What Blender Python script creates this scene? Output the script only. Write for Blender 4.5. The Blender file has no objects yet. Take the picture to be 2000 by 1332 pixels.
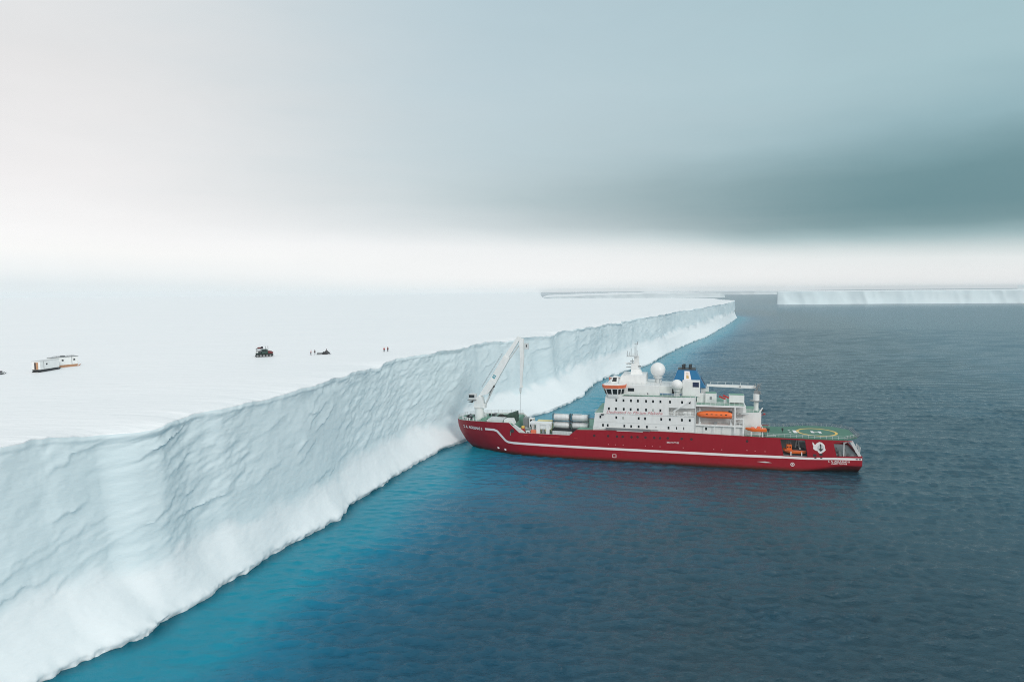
import bpy, math, random
import numpy as np
from mathutils import Vector, Matrix
random.seed(7)
R = math.radians
SC = bpy.context.scene
COL = SC.collection

def lin(r, g, b, a=1.0):
    f = lambda c: (c/255/12.92) if c/255 <= 0.04045 else ((c/255+0.055)/1.055)**2.4
    return (f(r), f(g), f(b), a)

# ------------------------------------------------------------------ camera
cam = bpy.data.cameras.new('camera'); camo = bpy.data.objects.new('camera', cam); COL.objects.link(camo)
PITCH = math.atan((666-569)/1333.0); ROLL = R(0.5)
fw = Vector((0, math.cos(PITCH), -math.sin(PITCH))); r0 = Vector((1, 0, 0)); u0 = r0.cross(fw)
rt = r0*math.cos(ROLL)-u0*math.sin(ROLL); upv = u0*math.cos(ROLL)+r0*math.sin(ROLL)
mat3 = Matrix((rt, upv, -fw)).transposed()
camo.matrix_world = Matrix.Translation((0, 0, 58)) @ mat3.to_4x4()
cam.sensor_width = 36; cam.lens = 36*1333/2000.0; cam.clip_start = 0.5; cam.clip_end = 60000
SC.camera = camo

# ------------------------------------------------------------------ world, sun, exposure
SUN_EL, SUN_AZ = R(23), R(152)          # azimuth clockwise from +Y: low behind the camera
w = bpy.data.worlds.new('World'); SC.world = w; w.use_nodes = True
nt = w.node_tree; nt.nodes.clear()
def N(tree, typ, **kw):
    n = tree.nodes.new(typ)
    for k, v in kw.items():
        if k == 'op': n.operation = v
        else: setattr(n, k, v)
    return n
def M2(tree, op, a, b=None, clamp=False):
    n = tree.nodes.new('ShaderNodeMath'); n.operation = op; n.use_clamp = clamp
    for i, v in enumerate((a, b)):
        if v is None: continue
        if isinstance(v, (int, float)): n.inputs[i].default_value = v
        else: tree.links.new(v, n.inputs[i])
    return n.outputs[0]
def ramp(tree, fac, stops, interp='LINEAR'):
    n = tree.nodes.new('ShaderNodeValToRGB'); cr = n.color_ramp; cr.interpolation = interp
    while len(cr.elements) < len(stops): cr.elements.new(0.5)
    for e, (p, c) in zip(cr.elements, stops):
        e.position = p; e.color = c
    tree.links.new(fac, n.inputs[0]); return n.outputs[0]
def mixc(tree, fac, a, b, mode='MIX'):
    n = tree.nodes.new('ShaderNodeMix'); n.data_type = 'RGBA'; n.blend_type = mode
    for sock, v in ((n.inputs[0], fac), (n.inputs[6], a), (n.inputs[7], b)):
        if isinstance(v, (int, float)): sock.default_value = v
        elif isinstance(v, tuple): sock.default_value = v
        else: tree.links.new(v, sock)
    return n.outputs[2]
def noise(tree, vec, scale, detail=4, rough=0.5, dist=0.0):
    n = tree.nodes.new('ShaderNodeTexNoise'); n.inputs['Scale'].default_value = scale
    n.inputs['Detail'].default_value = detail; n.inputs['Roughness'].default_value = rough
    n.inputs['Distortion'].default_value = dist
    if vec is not None: tree.links.new(vec, n.inputs['Vector'])
    return n.outputs[0]
def mapping(tree, vec, scale=(1, 1, 1), rot=(0, 0, 0)):
    n = tree.nodes.new('ShaderNodeMapping'); n.inputs['Scale'].default_value = scale; n.inputs['Rotation'].default_value = rot
    tree.links.new(vec, n.inputs[0]); return n.outputs[0]

tc = N(nt, 'ShaderNodeTexCoord'); sep = N(nt, 'ShaderNodeSeparateXYZ'); nt.links.new(tc.outputs['Generated'], sep.inputs[0])
az = M2(nt, 'ARCTAN2', sep.outputs[0], M2(nt, 'ABSOLUTE', sep.outputs[1]))
el = M2(nt, 'ARCSINE', sep.outputs[2])
n1 = noise(nt, mapping(nt, tc.outputs['Generated'], (2.2, 2.2, 9)), 1.0, 4, 0.5, 0.4)
n2 = noise(nt, mapping(nt, tc.outputs['Generated'], (3.5, 3.5, 30)), 1.0, 5, 0.55, 0.3)
el2 = M2(nt, 'ADD', el, M2(nt, 'MULTIPLY', M2(nt, 'SUBTRACT', n1, 0.5), M2(nt, 'MULTIPLY', M2(nt, 'MAXIMUM', el, 0.0), 0.45)))
el2 = M2(nt, 'ADD', el2, M2(nt, 'MULTIPLY', az, 0.022))
az2 = M2(nt, 'ADD', az, M2(nt, 'MULTIPLY', M2(nt, 'SUBTRACT', n2, 0.5), 0.12))
eN = M2(nt, 'DIVIDE', M2(nt, 'MAXIMUM', el2, 0.0), math.pi/2)
Z = (0.93, 0.98, 1.01, 1)
D = lambda st: [(e/90.0, c) for e, c in st]
LR = ramp(nt, eN, D([(0, lin(230, 238, 241)), (0.9, lin(242, 246, 247)), (2.4, lin(252, 252, 251)), (3.5, lin(251, 250, 250)), (7, lin(243, 241, 241)), (15, lin(232, 231, 231)), (23, lin(222, 226, 228)), (34, lin(226, 232, 236)), (75, Z)]))
CR = ramp(nt, eN, D([(0, lin(236, 241, 242)), (1, lin(247, 248, 248)), (3.4, lin(242, 244, 245)), (5.4, lin(217, 225, 228)), (7.5, lin(197, 211, 215)), (15, lin(191, 209, 216)), (23, lin(183, 204, 213)), (32, lin(184, 205, 214)), (50, lin(190, 209, 217)), (78, Z)]))
RR = ramp(nt, eN, D([(0, lin(226, 231, 231)), (1.5, lin(240, 241, 241)), (2.8, lin(232, 237, 237)), (3.6, lin(206, 218, 219)), (4.4, lin(160, 186, 190)), (5.4, lin(118, 150, 156)), (6.4, lin(108, 143, 150)), (8.5, lin(112, 147, 154)), (12, lin(148, 180, 188)), (16, lin(168, 197, 204)), (23, lin(166, 195, 203)), (32, lin(152, 181, 190)), (50, lin(156, 184, 193)), (78, Z)]))
def sstep(v, a, b):
    n = nt.nodes.new('ShaderNodeMapRange'); n.interpolation_type = 'SMOOTHSTEP'
    n.inputs[1].default_value = a; n.inputs[2].default_value = b; nt.links.new(v, n.inputs[0]); return n.outputs[0]
cl = mixc(nt, sstep(az2, R(-36), R(2)), LR, CR)
band = ramp(nt, eN, D([(2.5, (0, 0, 0, 1)), (5.2, (1, 1, 1, 1)), (7.2, (0.9, 0.9, 0.9, 1)), (14, (0, 0, 0, 1))]))
az3 = M2(nt, 'ADD', az2, M2(nt, 'MULTIPLY', band, 0.13))
cl = mixc(nt, sstep(az3, R(-6), R(39)), cl, RR)
BK = ramp(nt, eN, D([(0, (0.80, 0.82, 0.84, 1)), (15, (0.88, 0.90, 0.91, 1)), (45, (1.02, 1.04, 1.05, 1)), (78, Z)]))
cl = mixc(nt, sstep(sep.outputs[1], 0.1, -0.55), cl, BK)
n3 = noise(nt, mapping(nt, tc.outputs['Generated'], (6, 6, 16)), 1.0, 6, 0.6, 0.6)
streak = M2(nt, 'ADD', 0.955, M2(nt, 'ADD', M2(nt, 'MULTIPLY', n2, 0.03), M2(nt, 'MULTIPLY', n3, 0.06)))
cl = mixc(nt, 1.0, cl, streak, 'MULTIPLY')
sky = N(nt, 'ShaderNodeTexSky'); sky.sky_type = 'NISHITA'; sky.sun_disc = False
sky.sun_elevation = SUN_EL; sky.sun_rotation = SUN_AZ
b1 = N(nt, 'ShaderNodeBackground'); b1.inputs[1].default_value = 0.08; nt.links.new(sky.outputs[0], b1.inputs[0])
b2 = N(nt, 'ShaderNodeBackground'); b2.inputs[1].default_value = 1.0; nt.links.new(cl, b2.inputs[0])
ms = N(nt, 'ShaderNodeMixShader'); ms.inputs[0].default_value = 0.97
nt.links.new(b1.outputs[0], ms.inputs[1]); nt.links.new(b2.outputs[0], ms.inputs[2])
wo = N(nt, 'ShaderNodeOutputWorld'); nt.links.new(ms.outputs[0], wo.inputs[0])

sl = bpy.data.lights.new('sun', 'SUN'); sl.energy = 1.15; sl.angle = R(14); sl.color = (1, 0.965, 0.92)
so = bpy.data.objects.new('sun', sl); COL.objects.link(so)
sd = Vector((math.sin(SUN_AZ)*math.cos(SUN_EL), math.cos(SUN_AZ)*math.cos(SUN_EL), math.sin(SUN_EL)))
so.rotation_euler = sd.to_track_quat('Z', 'Y').to_euler()
SC.view_settings.view_transform = 'Standard'; SC.view_settings.look = 'None'
SC.cycles.use_denoising = True; SC.cycles.denoising_prefilter = 'NONE'; SC.cycles.volume_bounces = 4; SC.cycles.filter_width = 1.0
SC.view_settings.exposure = 0.0; SC.view_settings.gamma = 1.0

# ------------------------------------------------------------------ helpers
class MB:
    def __init__(s): s.v = []; s.f = []
    def add(s, vs, fs):
        o = len(s.v); s.v += [tuple(p) for p in vs]; s.f += [tuple(i+o for i in f) for f in fs]; return s
    def hexa(s, p):
        return s.add(p, [(0, 3, 2, 1), (4, 5, 6, 7), (0, 1, 5, 4), (1, 2, 6, 5), (2, 3, 7, 6), (3, 0, 4, 7)])
    def box(s, x0, x1, y0, y1, z0, z1):
        return s.hexa([(x0, y0, z0), (x1, y0, z0), (x1, y1, z0), (x0, y1, z0), (x0, y0, z1), (x1, y0, z1), (x1, y1, z1), (x0, y1, z1)])
    def pxz(s, poly, y0, y1):
        n = len(poly)
        a = sum(poly[i][0]*poly[(i+1) % n][1]-poly[(i+1) % n][0]*poly[i][1] for i in range(n))
        if a < 0: poly = poly[::-1]
        vs = [(x, y0, z) for x, z in poly]+[(x, y1, z) for x, z in poly]
        fs = [tuple(range(n)), tuple(range(2*n-1, n-1, -1))]+[(i, i+n, (i+1) % n+n, (i+1) % n) for i in range(n)]
        return s.add(vs, fs)
    def loft(s, bot, top):
        n = len(bot)
        fs = [tuple(range(n-1, -1, -1)), tuple(range(n, 2*n))]+[(i, (i+1) % n, (i+1) % n+n, i+n) for i in range(n)]
        return s.add(list(bot)+list(top), fs)
    def pxy(s, poly, z0, z1):
        return s.loft([(x, y, z0) for x, y in poly], [(x, y, z1) for x, y in poly])
    def tube(s, p, q, r0, r1=None, n=8):
        r1 = r0 if r1 is None else r1
        p = Vector(p); q = Vector(q); d = (q-p)
        if d.length < 1e-6: return s
        d.normalize(); a = Vector((0, 0, 1)) if abs(d.z) < 0.9 else Vector((1, 0, 0))
        e1 = d.cross(a).normalized(); e2 = d.cross(e1)
        vs = [p+(e1*math.cos(t)+e2*math.sin(t))*r0 for t in [2*math.pi*i/n for i in range(n)]]
        vs += [q+(e1*math.cos(t)+e2*math.sin(t))*r1 for t in [2*math.pi*i/n for i in range(n)]]
        return s.add(vs, [(i, i+n, (i+1) % n+n, (i+1) % n) for i in range(n)]+[tuple(range(n)), tuple(range(2*n-1, n-1, -1))])
    def beam(s, p, q, wy, h0, h1=None):
        # rectangular beam in the xz plane, width wy across y, heights h0 -> h1
        h1 = h0 if h1 is None else h1
        p = Vector(p); q = Vector(q); d = (q-p).normalized(); nrm = Vector((-d.z, 0, d.x))
        vs = []
        for y in (-wy/2, wy/2):
            for c, h in ((p, h0), (q, h1)):
                for sg in (-1, 1): vs.append(c+nrm*sg*h/2+Vector((0, y, 0)))
        a = vs
        return s.hexa([a[0], a[2], a[6], a[4], a[1], a[3], a[7], a[5]])
    def lathe(s, prof, c=(0, 0, 0), n=16, axis='z'):
        vs = []; fs = []
        for r, h in prof:
            for i in range(n):
                t = 2*math.pi*i/n; a, b = r*math.cos(t), r*math.sin(t)
                vs.append((c[0]+a, c[1]+b, c[2]+h) if axis == 'z' else (c[0]+h, c[1]+a, c[2]+b) if axis == 'x' else (c[0]+a, c[1]+h, c[2]+b))
        m = len(prof)
        for j in range(m-1):
            for i in range(n):
                fs.append((j*n+i, j*n+(i+1) % n, (j+1)*n+(i+1) % n, (j+1)*n+i))
        fs.append(tuple(range(n-1, -1, -1))); fs.append(tuple(range((m-1)*n, m*n)))
        return s.add(vs, fs)
    def ball(s, c, r, nu=24, nv=14, sx=1, sy=1, sz=1):
        prof = [(max(1e-3, math.sin(math.pi*j/nv)), -math.cos(math.pi*j/nv)) for j in range(nv+1)]
        b = MB().lathe(prof, (0, 0, 0), nu)
        return s.add([(c[0]+x*r*sx, c[1]+y*r*sy, c[2]+z*r*sz) for x, y, z in b.v], b.f)
    def panel(s, q, u0, u1, v0, v1, off, th=0.04):
        # thin panel lying on the quad q (bl, br, tr, tl), offset along its normal
        q = [Vector(p) for p in q]
        P = lambda u, v: (q[0]*(1-u)+q[1]*u)*(1-v)+(q[3]*(1-u)+q[2]*u)*v
        nn = (q[1]-q[0]).cross(q[3]-q[0]).normalized()
        a = [P(u0, v0), P(u1, v0), P(u1, v1), P(u0, v1)]
        return s.loft([p+nn*(off-th) for p in a], [p+nn*off for p in a])
    def rail(s, pts, h=1.05, sp=1.5, r=0.03, rails=3):
        r = r*1.5
        for a, b in zip(pts, pts[1:]):
            a = Vector(a); b = Vector(b); L = (b-a).length; n = max(1, round(L/sp))
            for i in range(n+1):
                p = a.lerp(b, i/n); s.tube(p, p+Vector((0, 0, h)), r, n=5)
            for k in range(rails):
                z = Vector((0, 0, h*(k+1)/rails)); s.tube(a+z, b+z, r*0.8, n=5)
        return s
    def build(s, name, mat, parent=None, smooth=None, bevel=0, label=None, loc=None):
        me = bpy.data.meshes.new(name); me.from_pydata(s.v, [], s.f); me.update()
        o = bpy.data.objects.new(name, me); COL.objects.link(o)
        me.materials.append(mat)
        if smooth is not None:
            for p in me.polygons: p.use_smooth = True
            me.set_sharp_from_angle(angle=R(smooth))
        if bevel:
            m = o.modifiers.new('bevel', 'BEVEL'); m.width = bevel; m.segments = 2; m.limit_method = 'ANGLE'
        if parent: o.parent = parent
        if loc: o.location = loc
        if label: o['label'] = label
        return o

def thing(name, label, cat, loc=(0, 0, 0), rz=0, group=None):
    o = bpy.data.objects.new(name, None); COL.objects.link(o); o.location = loc; o.rotation_euler = (0, 0, rz)
    o.empty_display_size = 0.5
    o['label'] = label; o['category'] = cat
    if group: o['group'] = group
    return o
def tag(o, label, cat, group=None):
    o['label'] = label; o['category'] = cat
    if group: o['group'] = group
    return o

# ------------------------------------------------------------------ materials
def mat(name, col, rough=0.5, metal=0.0, bump=None, var=0.0, vscale=1.0, spec=None):
    m = bpy.data.materials.new(name); m.use_nodes = True; t = m.node_tree
    b = t.nodes['Principled BSDF']; b.inputs['Roughness'].default_value = rough; b.inputs['Metallic'].default_value = metal
    c = (*col[:3], 1)
    tcn = t.nodes.new('ShaderNodeTexCoord')
    if var:
        nz = noise(t, mapping(t, tcn.outputs['Object'], (vscale, vscale, vscale*0.35)), 1.0, 5, 0.6)
        d = tuple(max(0, x*(1-var)) for x in col[:3])+(1,)
        l = tuple(min(1, x*(1+var*0.5)) for x in col[:3])+(1,)
        t.links.new(mixc(t, nz, d, l), b.inputs['Base Color'])
    else:
        b.inputs['Base Color'].default_value = c
    if spec is not None: b.inputs['Specular IOR Level'].default_value = spec
    if bump:
        bn = t.nodes.new('ShaderNodeBump'); bn.inputs['Strength'].default_value = bump[0]; bn.inputs['Distance'].default_value = bump[2]
        t.links.new(noise(t, tcn.outputs['Object'], bump[1], 4), bn.inputs['Height']); t.links.new(bn.outputs[0], b.inputs['Normal'])
    return m
Mt = {}
Mt['white'] = mat('white_paint', (0.80, 0.82, 0.81), 0.4, var=0.16, vscale=0.9)
Mt['white2'] = mat('dull_white_paint', (0.62, 0.65, 0.65), 0.5, var=0.18, vscale=0.9)
Mt['grey'] = mat('grey_paint', (0.25, 0.27, 0.28), 0.5, var=0.2, vscale=1.0)
Mt['dark'] = mat('dark_steel', (0.03, 0.035, 0.04), 0.5, var=0.3, vscale=1.0)
Mt['glass'] = mat('window_glass', (0.012, 0.018, 0.022), 0.06)
Mt['orange'] = mat('orange_gelcoat', (0.85, 0.17, 0.03), 0.35, var=0.12, vscale=0.8)
Mt['orange2'] = mat('red_orange_band', (0.80, 0.20, 0.10), 0.45, var=0.12, vscale=0.8)
Mt['blue'] = mat('funnel_blue', (0.0, 0.135, 0.30), 0.4, var=0.1, vscale=0.6)
Mt['navy'] = mat('dark_blue_grille', (0.006, 0.02, 0.07), 0.5)
Mt['gdeck'] = mat('green_deck_paint', (0.17, 0.34, 0.26), 0.6, var=0.25, vscale=0.6)
Mt['hdeck'] = mat('helideck_green', (0.07, 0.19, 0.135), 0.65, var=0.3, vscale=0.5)
Mt['yellow'] = mat('yellow_paint', (0.80, 0.50, 0.10), 0.5, var=0.15, vscale=1.0)
Mt['cream'] = mat('pale_yellow_paint', (0.78, 0.70, 0.36), 0.5, var=0.15, vscale=0.8)
Mt['red'] = mat('red_paint', (0.45, 0.03, 0.025), 0.45, var=0.2, vscale=1.0)
Mt['tarp'] = mat('green_tarpaulin', (0.035, 0.075, 0.055), 0.7, bump=(0.8, 1.5, 0.4), var=0.35, vscale=1.2)
Mt['net'] = mat('dark_netting', (0.03, 0.035, 0.028), 0.8, bump=(1.0, 3.0, 0.5), var=0.5, vscale=1.5)
Mt['steel'] = mat('tank_steel', (0.72, 0.74, 0.74), 0.4, metal=0.1, var=0.2, vscale=0.8)
Mt['rubber'] = mat('black_rubber', (0.015, 0.017, 0.018), 0.7)
Mt['skin'] = mat('skin', (0.5, 0.3, 0.22), 0.5)
Mt['redj'] = mat('red_jacket', (0.40, 0.02, 0.03), 0.8)
Mt['darkj'] = mat('dark_jacket', (0.025, 0.02, 0.03), 0.8)
Mt['mark'] = mat('white_lettering', (0.82, 0.78, 0.78), 0.45)
Mt['pink'] = mat('pink_script_lettering', (0.62, 0.26, 0.28), 0.5)
Mt['cable'] = mat('wire_rope', (0.35, 0.37, 0.38), 0.5, metal=0.5)
Mt['teal'] = mat('teal_logo', (0.01, 0.30, 0.38), 0.5)
Mt['maroon'] = mat('dark_red_paint', (0.13, 0.012, 0.014), 0.5)
Mt['rust'] = mat('faded_orange_paint', (0.50, 0.27, 0.15), 0.6, var=0.3, vscale=1.5)
Mt['dredj'] = mat('dark_red_jacket', (0.16, 0.015, 0.025), 0.8)
Mt['gold'] = mat('crest_gold', (0.55, 0.38, 0.16), 0.5)
Mt['green'] = mat('dark_green_paint', (0.015, 0.055, 0.045), 0.5, var=0.3, vscale=1.5)

# red hull: boot-top rust and weather streaks are paint features of the hull itself
m = bpy.data.materials.new('red_hull_paint'); m.use_nodes = True; t = m.node_tree; b = t.nodes['Principled BSDF']
tcn = t.nodes.new('ShaderNodeTexCoord'); sp = t.nodes.new('ShaderNodeSeparateXYZ'); t.links.new(tcn.outputs['Object'], sp.inputs[0])
streaks = noise(t, mapping(t, tcn.outputs['Object'], (1.2, 1.2, 0.12)), 1.0, 6, 0.65)
patch = noise(t, mapping(t, tcn.outputs['Object'], (0.12, 0.12, 0.3)), 1.0, 4, 0.5)
base = mixc(t, streaks, (0.25, 0.0035, 0.013, 1), (0.38, 0.008, 0.024, 1))
base = mixc(t, M2(t, 'MULTIPLY', patch, 0.35), base, (0.26, 0.022, 0.03, 1))
zz = M2(t, 'ADD', sp.outputs[2], M2(t, 'MULTIPLY', streaks, -0.9))
wlm = t.nodes.new('ShaderNodeMapRange'); wlm.inputs[1].default_value = 1.1; wlm.inputs[2].default_value = -0.2; t.links.new(zz, wlm.inputs[0])
base = mixc(t, wlm.outputs[0], base, (0.055, 0.018, 0.010, 1))
t.links.new(base, b.inputs['Base Color']); b.inputs['Roughness'].default_value = 0.45; b.inputs['Specular IOR Level'].default_value = 0.25
bn = t.nodes.new('ShaderNodeBump'); bn.inputs['Strength'].default_value = 0.25; bn.inputs['Distance'].default_value = 0.15
t.links.new(noise(t, mapping(t, tcn.outputs['Object'], (0.5, 0.5, 0.5)), 1.0, 2), bn.inputs['Height']); t.links.new(bn.outputs[0], b.inputs['Normal'])
Mt['hull'] = m

# snow and ice
m = bpy.data.materials.new('snow'); m.use_nodes = True; t = m.node_tree; b = t.nodes['Principled BSDF']
geo = t.nodes.new('ShaderNodeNewGeometry')
big = noise(t, mapping(t, geo.outputs['Position'], (0.012, 0.03, 0.03), (0, 0, R(25))), 1.0, 5, 0.55)
fine = noise(t, mapping(t, geo.outputs['Position'], (0.10, 0.35, 0.3), (0, 0, R(18))), 1.0, 5, 0.6)
t.links.new(mixc(t, big, (0.84, 0.87, 0.88, 1), (0.90, 0.915, 0.92, 1)), b.inputs['Base Color'])
b.inputs['Roughness'].default_value = 0.5; b.inputs['Specular IOR Level'].default_value = 0.5
bn = t.nodes.new('ShaderNodeBump'); bn.inputs['Strength'].default_value = 0.6; bn.inputs['Distance'].default_value = 0.7
t.links.new(fine, bn.inputs['Height']); t.links.new(bn.outputs[0], b.inputs['Normal'])
Mt['snow'] = m
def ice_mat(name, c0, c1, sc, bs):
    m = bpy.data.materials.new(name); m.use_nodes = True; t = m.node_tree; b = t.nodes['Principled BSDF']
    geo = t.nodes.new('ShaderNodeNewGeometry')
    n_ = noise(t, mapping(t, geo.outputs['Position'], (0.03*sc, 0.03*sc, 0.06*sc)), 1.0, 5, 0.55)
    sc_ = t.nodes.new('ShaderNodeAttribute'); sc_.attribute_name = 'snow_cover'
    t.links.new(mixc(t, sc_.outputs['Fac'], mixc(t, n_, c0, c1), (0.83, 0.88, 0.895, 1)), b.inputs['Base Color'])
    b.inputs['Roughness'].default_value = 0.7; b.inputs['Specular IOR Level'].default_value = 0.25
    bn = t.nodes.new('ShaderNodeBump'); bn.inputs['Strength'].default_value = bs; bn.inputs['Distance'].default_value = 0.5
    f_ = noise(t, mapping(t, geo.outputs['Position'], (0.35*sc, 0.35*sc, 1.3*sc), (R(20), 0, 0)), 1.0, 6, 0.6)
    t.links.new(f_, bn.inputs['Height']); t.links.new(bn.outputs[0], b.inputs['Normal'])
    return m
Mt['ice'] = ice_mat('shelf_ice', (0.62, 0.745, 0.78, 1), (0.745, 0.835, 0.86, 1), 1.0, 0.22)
Mt['far_ice'] = mat('far_ice', (0.72, 0.80, 0.82), 0.8)
Mt['berg'] = ice_mat('berg_ice', (0.66, 0.80, 0.84, 1), (0.80, 0.89, 0.91, 1), 0.15, 0.12)

# ------------------------------------------------------------------ numpy noise
def _h(ix, iy, seed):
    h = (ix.astype(np.int64)*374761393+iy.astype(np.int64)*668265263+seed*974711) & 0xffffffff
    h = ((h ^ (h >> 13))*1274126177) & 0xffffffff
    return ((h ^ (h >> 16)) & 0xffff)/65535.0
def vn(x, y, seed=0):
    x = np.asarray(x, float); y = np.asarray(y, float)*np.ones_like(x); ix = np.floor(x); iy = np.floor(y); fx = x-ix; fy = y-iy
    u = fx*fx*fx*(fx*(fx*6-15)+10); v = fy*fy*fy*(fy*(fy*6-15)+10)
    a = _h(ix, iy, seed); b_ = _h(ix+1, iy, seed); c = _h(ix, iy+1, seed); d = _h(ix+1, iy+1, seed)
    return (a*(1-u)+b_*u)*(1-v)+(c*(1-u)+d*u)*v
def fbm(x, y, seed=0, o=4, g=0.5):
    s = 0; a = 1; tot = 0
    for k in range(o):
        s = s+a*vn(x*2**k+17.3*k, y*2**k+5.1*k, seed+k*31); tot += a; a *= g
    return s/tot
def ridge(x, y, seed=0, o=4, g=0.55):
    s = 0; a = 1; tot = 0
    for k in range(o):
        s = s+a*(1-np.abs(2*vn(x*2**k+11.7*k, y*2**k+3.9*k, seed+k*31)-1)); tot += a; a *= g
    return s/tot
def grid_obj(name, V, mats, closed=None, extra_faces=None, matidx=None, smooth=True):
    # V: (n, m, 3)
    n, m_ = V.shape[:2]
    idx = np.arange(n*m_).reshape(n, m_)
    F = np.stack([idx[:-1, :-1], idx[1:, :-1], idx[1:, 1:], idx[:-1, 1:]], -1).reshape(-1, 4)
    me = bpy.data.meshes.new(name)
    me.vertices.add(n*m_); me.vertices.foreach_set('co', V.reshape(-1).astype(np.float32))
    me.loops.add(len(F)*4); me.loops.foreach_set('vertex_index', F.reshape(-1).astype(np.int32))
    me.polygons.add(len(F)); me.polygons.foreach_set('loop_start', np.arange(0, len(F)*4, 4, dtype=np.int32))
    me.polygons.foreach_set('loop_total', np.full(len(F), 4, np.int32))
    if matidx is not None: me.polygons.foreach_set('material_index', matidx.reshape(-1).astype(np.int32))
    me.polygons.foreach_set('use_smooth', np.full(len(F), smooth))
    for x in mats: me.materials.append(x)
    me.update(calc_edges=True); me.validate()
    o = bpy.data.objects.new(name, me); COL.objects.link(o); return o

# ------------------------------------------------------------------ the ice shelf
BASE = np.array([(-260, -400), (-128, -20), (-84, 72), (-71.2, 98.7), (-69.0, 103.6), (-67.0, 107.0), (-63.7, 109.3), (-61.7, 112.7), (-61.6, 116.8), (-61.2, 120.7), (-58.8, 125.8), (-57.8, 131.9), (-55.2, 139.3), (-51.6, 154.0), (-47.3, 163.0), (-43.9, 172.0), (-44.3, 182.1), (-41.9, 190.3), (-37.7, 205.3), (-35.0, 218.4), (-27.9, 241.2), (-18.3, 261.8), (10.4, 313.8), (22.4, 332.6), (38.7, 372.7), (51.1, 421.9), (62.8, 451.3), (85.0, 490.8), (99.3, 513.1), (116.6, 553.2), (142.2, 619.3), (177.2, 702.9), (212.3, 779.6), (236.8, 828.7), (285.6, 949.5), (370.7, 1160.9), (455, 1375)])
TOP = np.array([(-270, -400), (-137, -20), (-92, 72), (-77.7, 102.0), (-75.3, 108.4), (-73.5, 112.3), (-71.5, 116.9), (-67.3, 119.0), (-64.3, 122.6), (-63.9, 130.9), (-61.8, 136.6), (-60.2, 138.4), (-58.4, 144.1), (-56.0, 151.0), (-51.8, 163.7), (-48.3, 182.8), (-47.8, 186.8), (-44.9, 203.1), (-39.7, 233.5), (-24.5, 271.2), (-13.8, 305.1), (2.0, 333.1), (11.9, 351.0), (20.5, 362.4), (26.2, 387.1), (42.6, 419.5), (48.6, 430.5), (88.1, 521.0), (100.6, 557.7), (136.1, 620.4), (193.8, 770.3), (252.7, 897.6), (363.7, 1154.1), (448, 1375)])
ys = [-400.0]
while ys[-1] < 1375:
    y = ys[-1]; d = max(105, math.hypot(y, 0.3*y)) if y > 60 else 700
    slope = 0.45 if y < 400 else 0.4
    ys.append(y+0.0026*d*0.85 if y > 60 else min(60.01, y+6))
ys[-1] = 1375.0
ys = np.array(ys)
bx = np.interp(ys, BASE[:, 1], BASE[:, 0]); tx = np.interp(ys, TOP[:, 1], TOP[:, 0])
kk = np.ones(9)/9
sm = lambda a: np.convolve(np.pad(a, 4, mode='edge'), kk, 'valid')
bx = sm(bx); tx = sm(tx)
tail = [((468, 1420), (462, 1424), (40, 1440)), ((472, 1480), (466, 1480), (40, 1460)), ((470, 1540), (464, 1540), (30, 1480)), ((500, 1640), (494, 1636), (20, 1500)), ((520, 1740), (514, 1734), (10, 1520)), ((500, 1850), (494, 1844), (-20, 1560)), ((420, 1930), (416, 1922), (-60, 1600)), ((250, 1990), (248, 1980), (-120, 1640)), ((100, 2010), (98, 2000), (-260, 1700)), ((125, 2700), (119, 2700), (-300, 2600)), ((215, 5000), (209, 5000), (-400, 5000)), ((560, 13000), (554, 13000), (-900, 12900))]
def dens(a, n):
    out = []
    for (p, q) in zip(a, a[1:]):
        for i in range(n): out.append(tuple(np.array(p)+(np.array(q)-np.array(p))*i/n))
    out.append(a[-1]); return out
tb = dens([(bx[-1], 1375)]+[t_[0] for t_ in tail], 14)[1:]; tt = dens([(tx[-1], 1375)]+[t_[1] for t_ in tail], 14)[1:]
ti = dens([(tx[-1]-420, 1435)]+[t_[2] for t_ in tail], 14)[1:]
PB = np.vstack([np.c_[bx, ys], np.array(tb)]); PT = np.vstack([np.c_[tx, ys], np.array(tt)])
PI = np.vstack([np.c_[tx-420, ys+60], np.array(ti)])
nC = len(PB)
dl = np.gradient(PB, axis=0); dl /= np.linalg.norm(dl, axis=1)[:, None]+1e-9
for _ in range(30):
    dl[1:-1] = (dl[:-2]+dl[1:-1]*2+dl[2:])/4
dl /= np.linalg.norm(dl, axis=1)[:, None]
NRM = np.c_[dl[:, 1], -dl[:, 0]]                      # outward (towards the water)
S = np.r_[0, np.cumsum(np.linalg.norm(np.diff(PB, axis=0), axis=1))]
HT = 35.0
zr = np.r_[-2.5, -0.8, 0.0, 0.25, 0.5, 0.8, 1.1, 1.5, 2.0, np.linspace(2.5, 32.4, 96), np.linspace(32.6, 35.0, 14)]
nR = len(zr)
SS, ZZ = np.meshgrid(S, zr, indexing='ij')
ap = 6.5+6.5*fbm(S/55, S*0, 3, 3)                     # apron height along the wall
ap = ap+np.interp(S, [700, 900, 1300], [0, 4, 8])
AP = ap[:, None]
T_ = np.clip(ZZ/HT, 0, 1)
u = np.clip((ZZ-1.3)/AP, 0, 1)
apron = (1-(1-u)**1.7)
frac = 0.76*apron+0.24*T_**0.9
off = np.linalg.norm(PT-PB, axis=1)[:, None]
XY = PB[:, None, :]*(1-frac[..., None])+PT[:, None, :]*frac[..., None]
ca, sa = math.cos(R(17)), math.sin(R(17))
A_ = SS*ca+ZZ*sa*1.0; B_ = -SS*sa+ZZ*ca
face = np.clip((ZZ-AP*0.7)/5, 0, 1)*np.clip((35.2-ZZ)/1.0, 0.25, 1)
far = np.clip((SS-800)/350, 0, 1)
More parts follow.
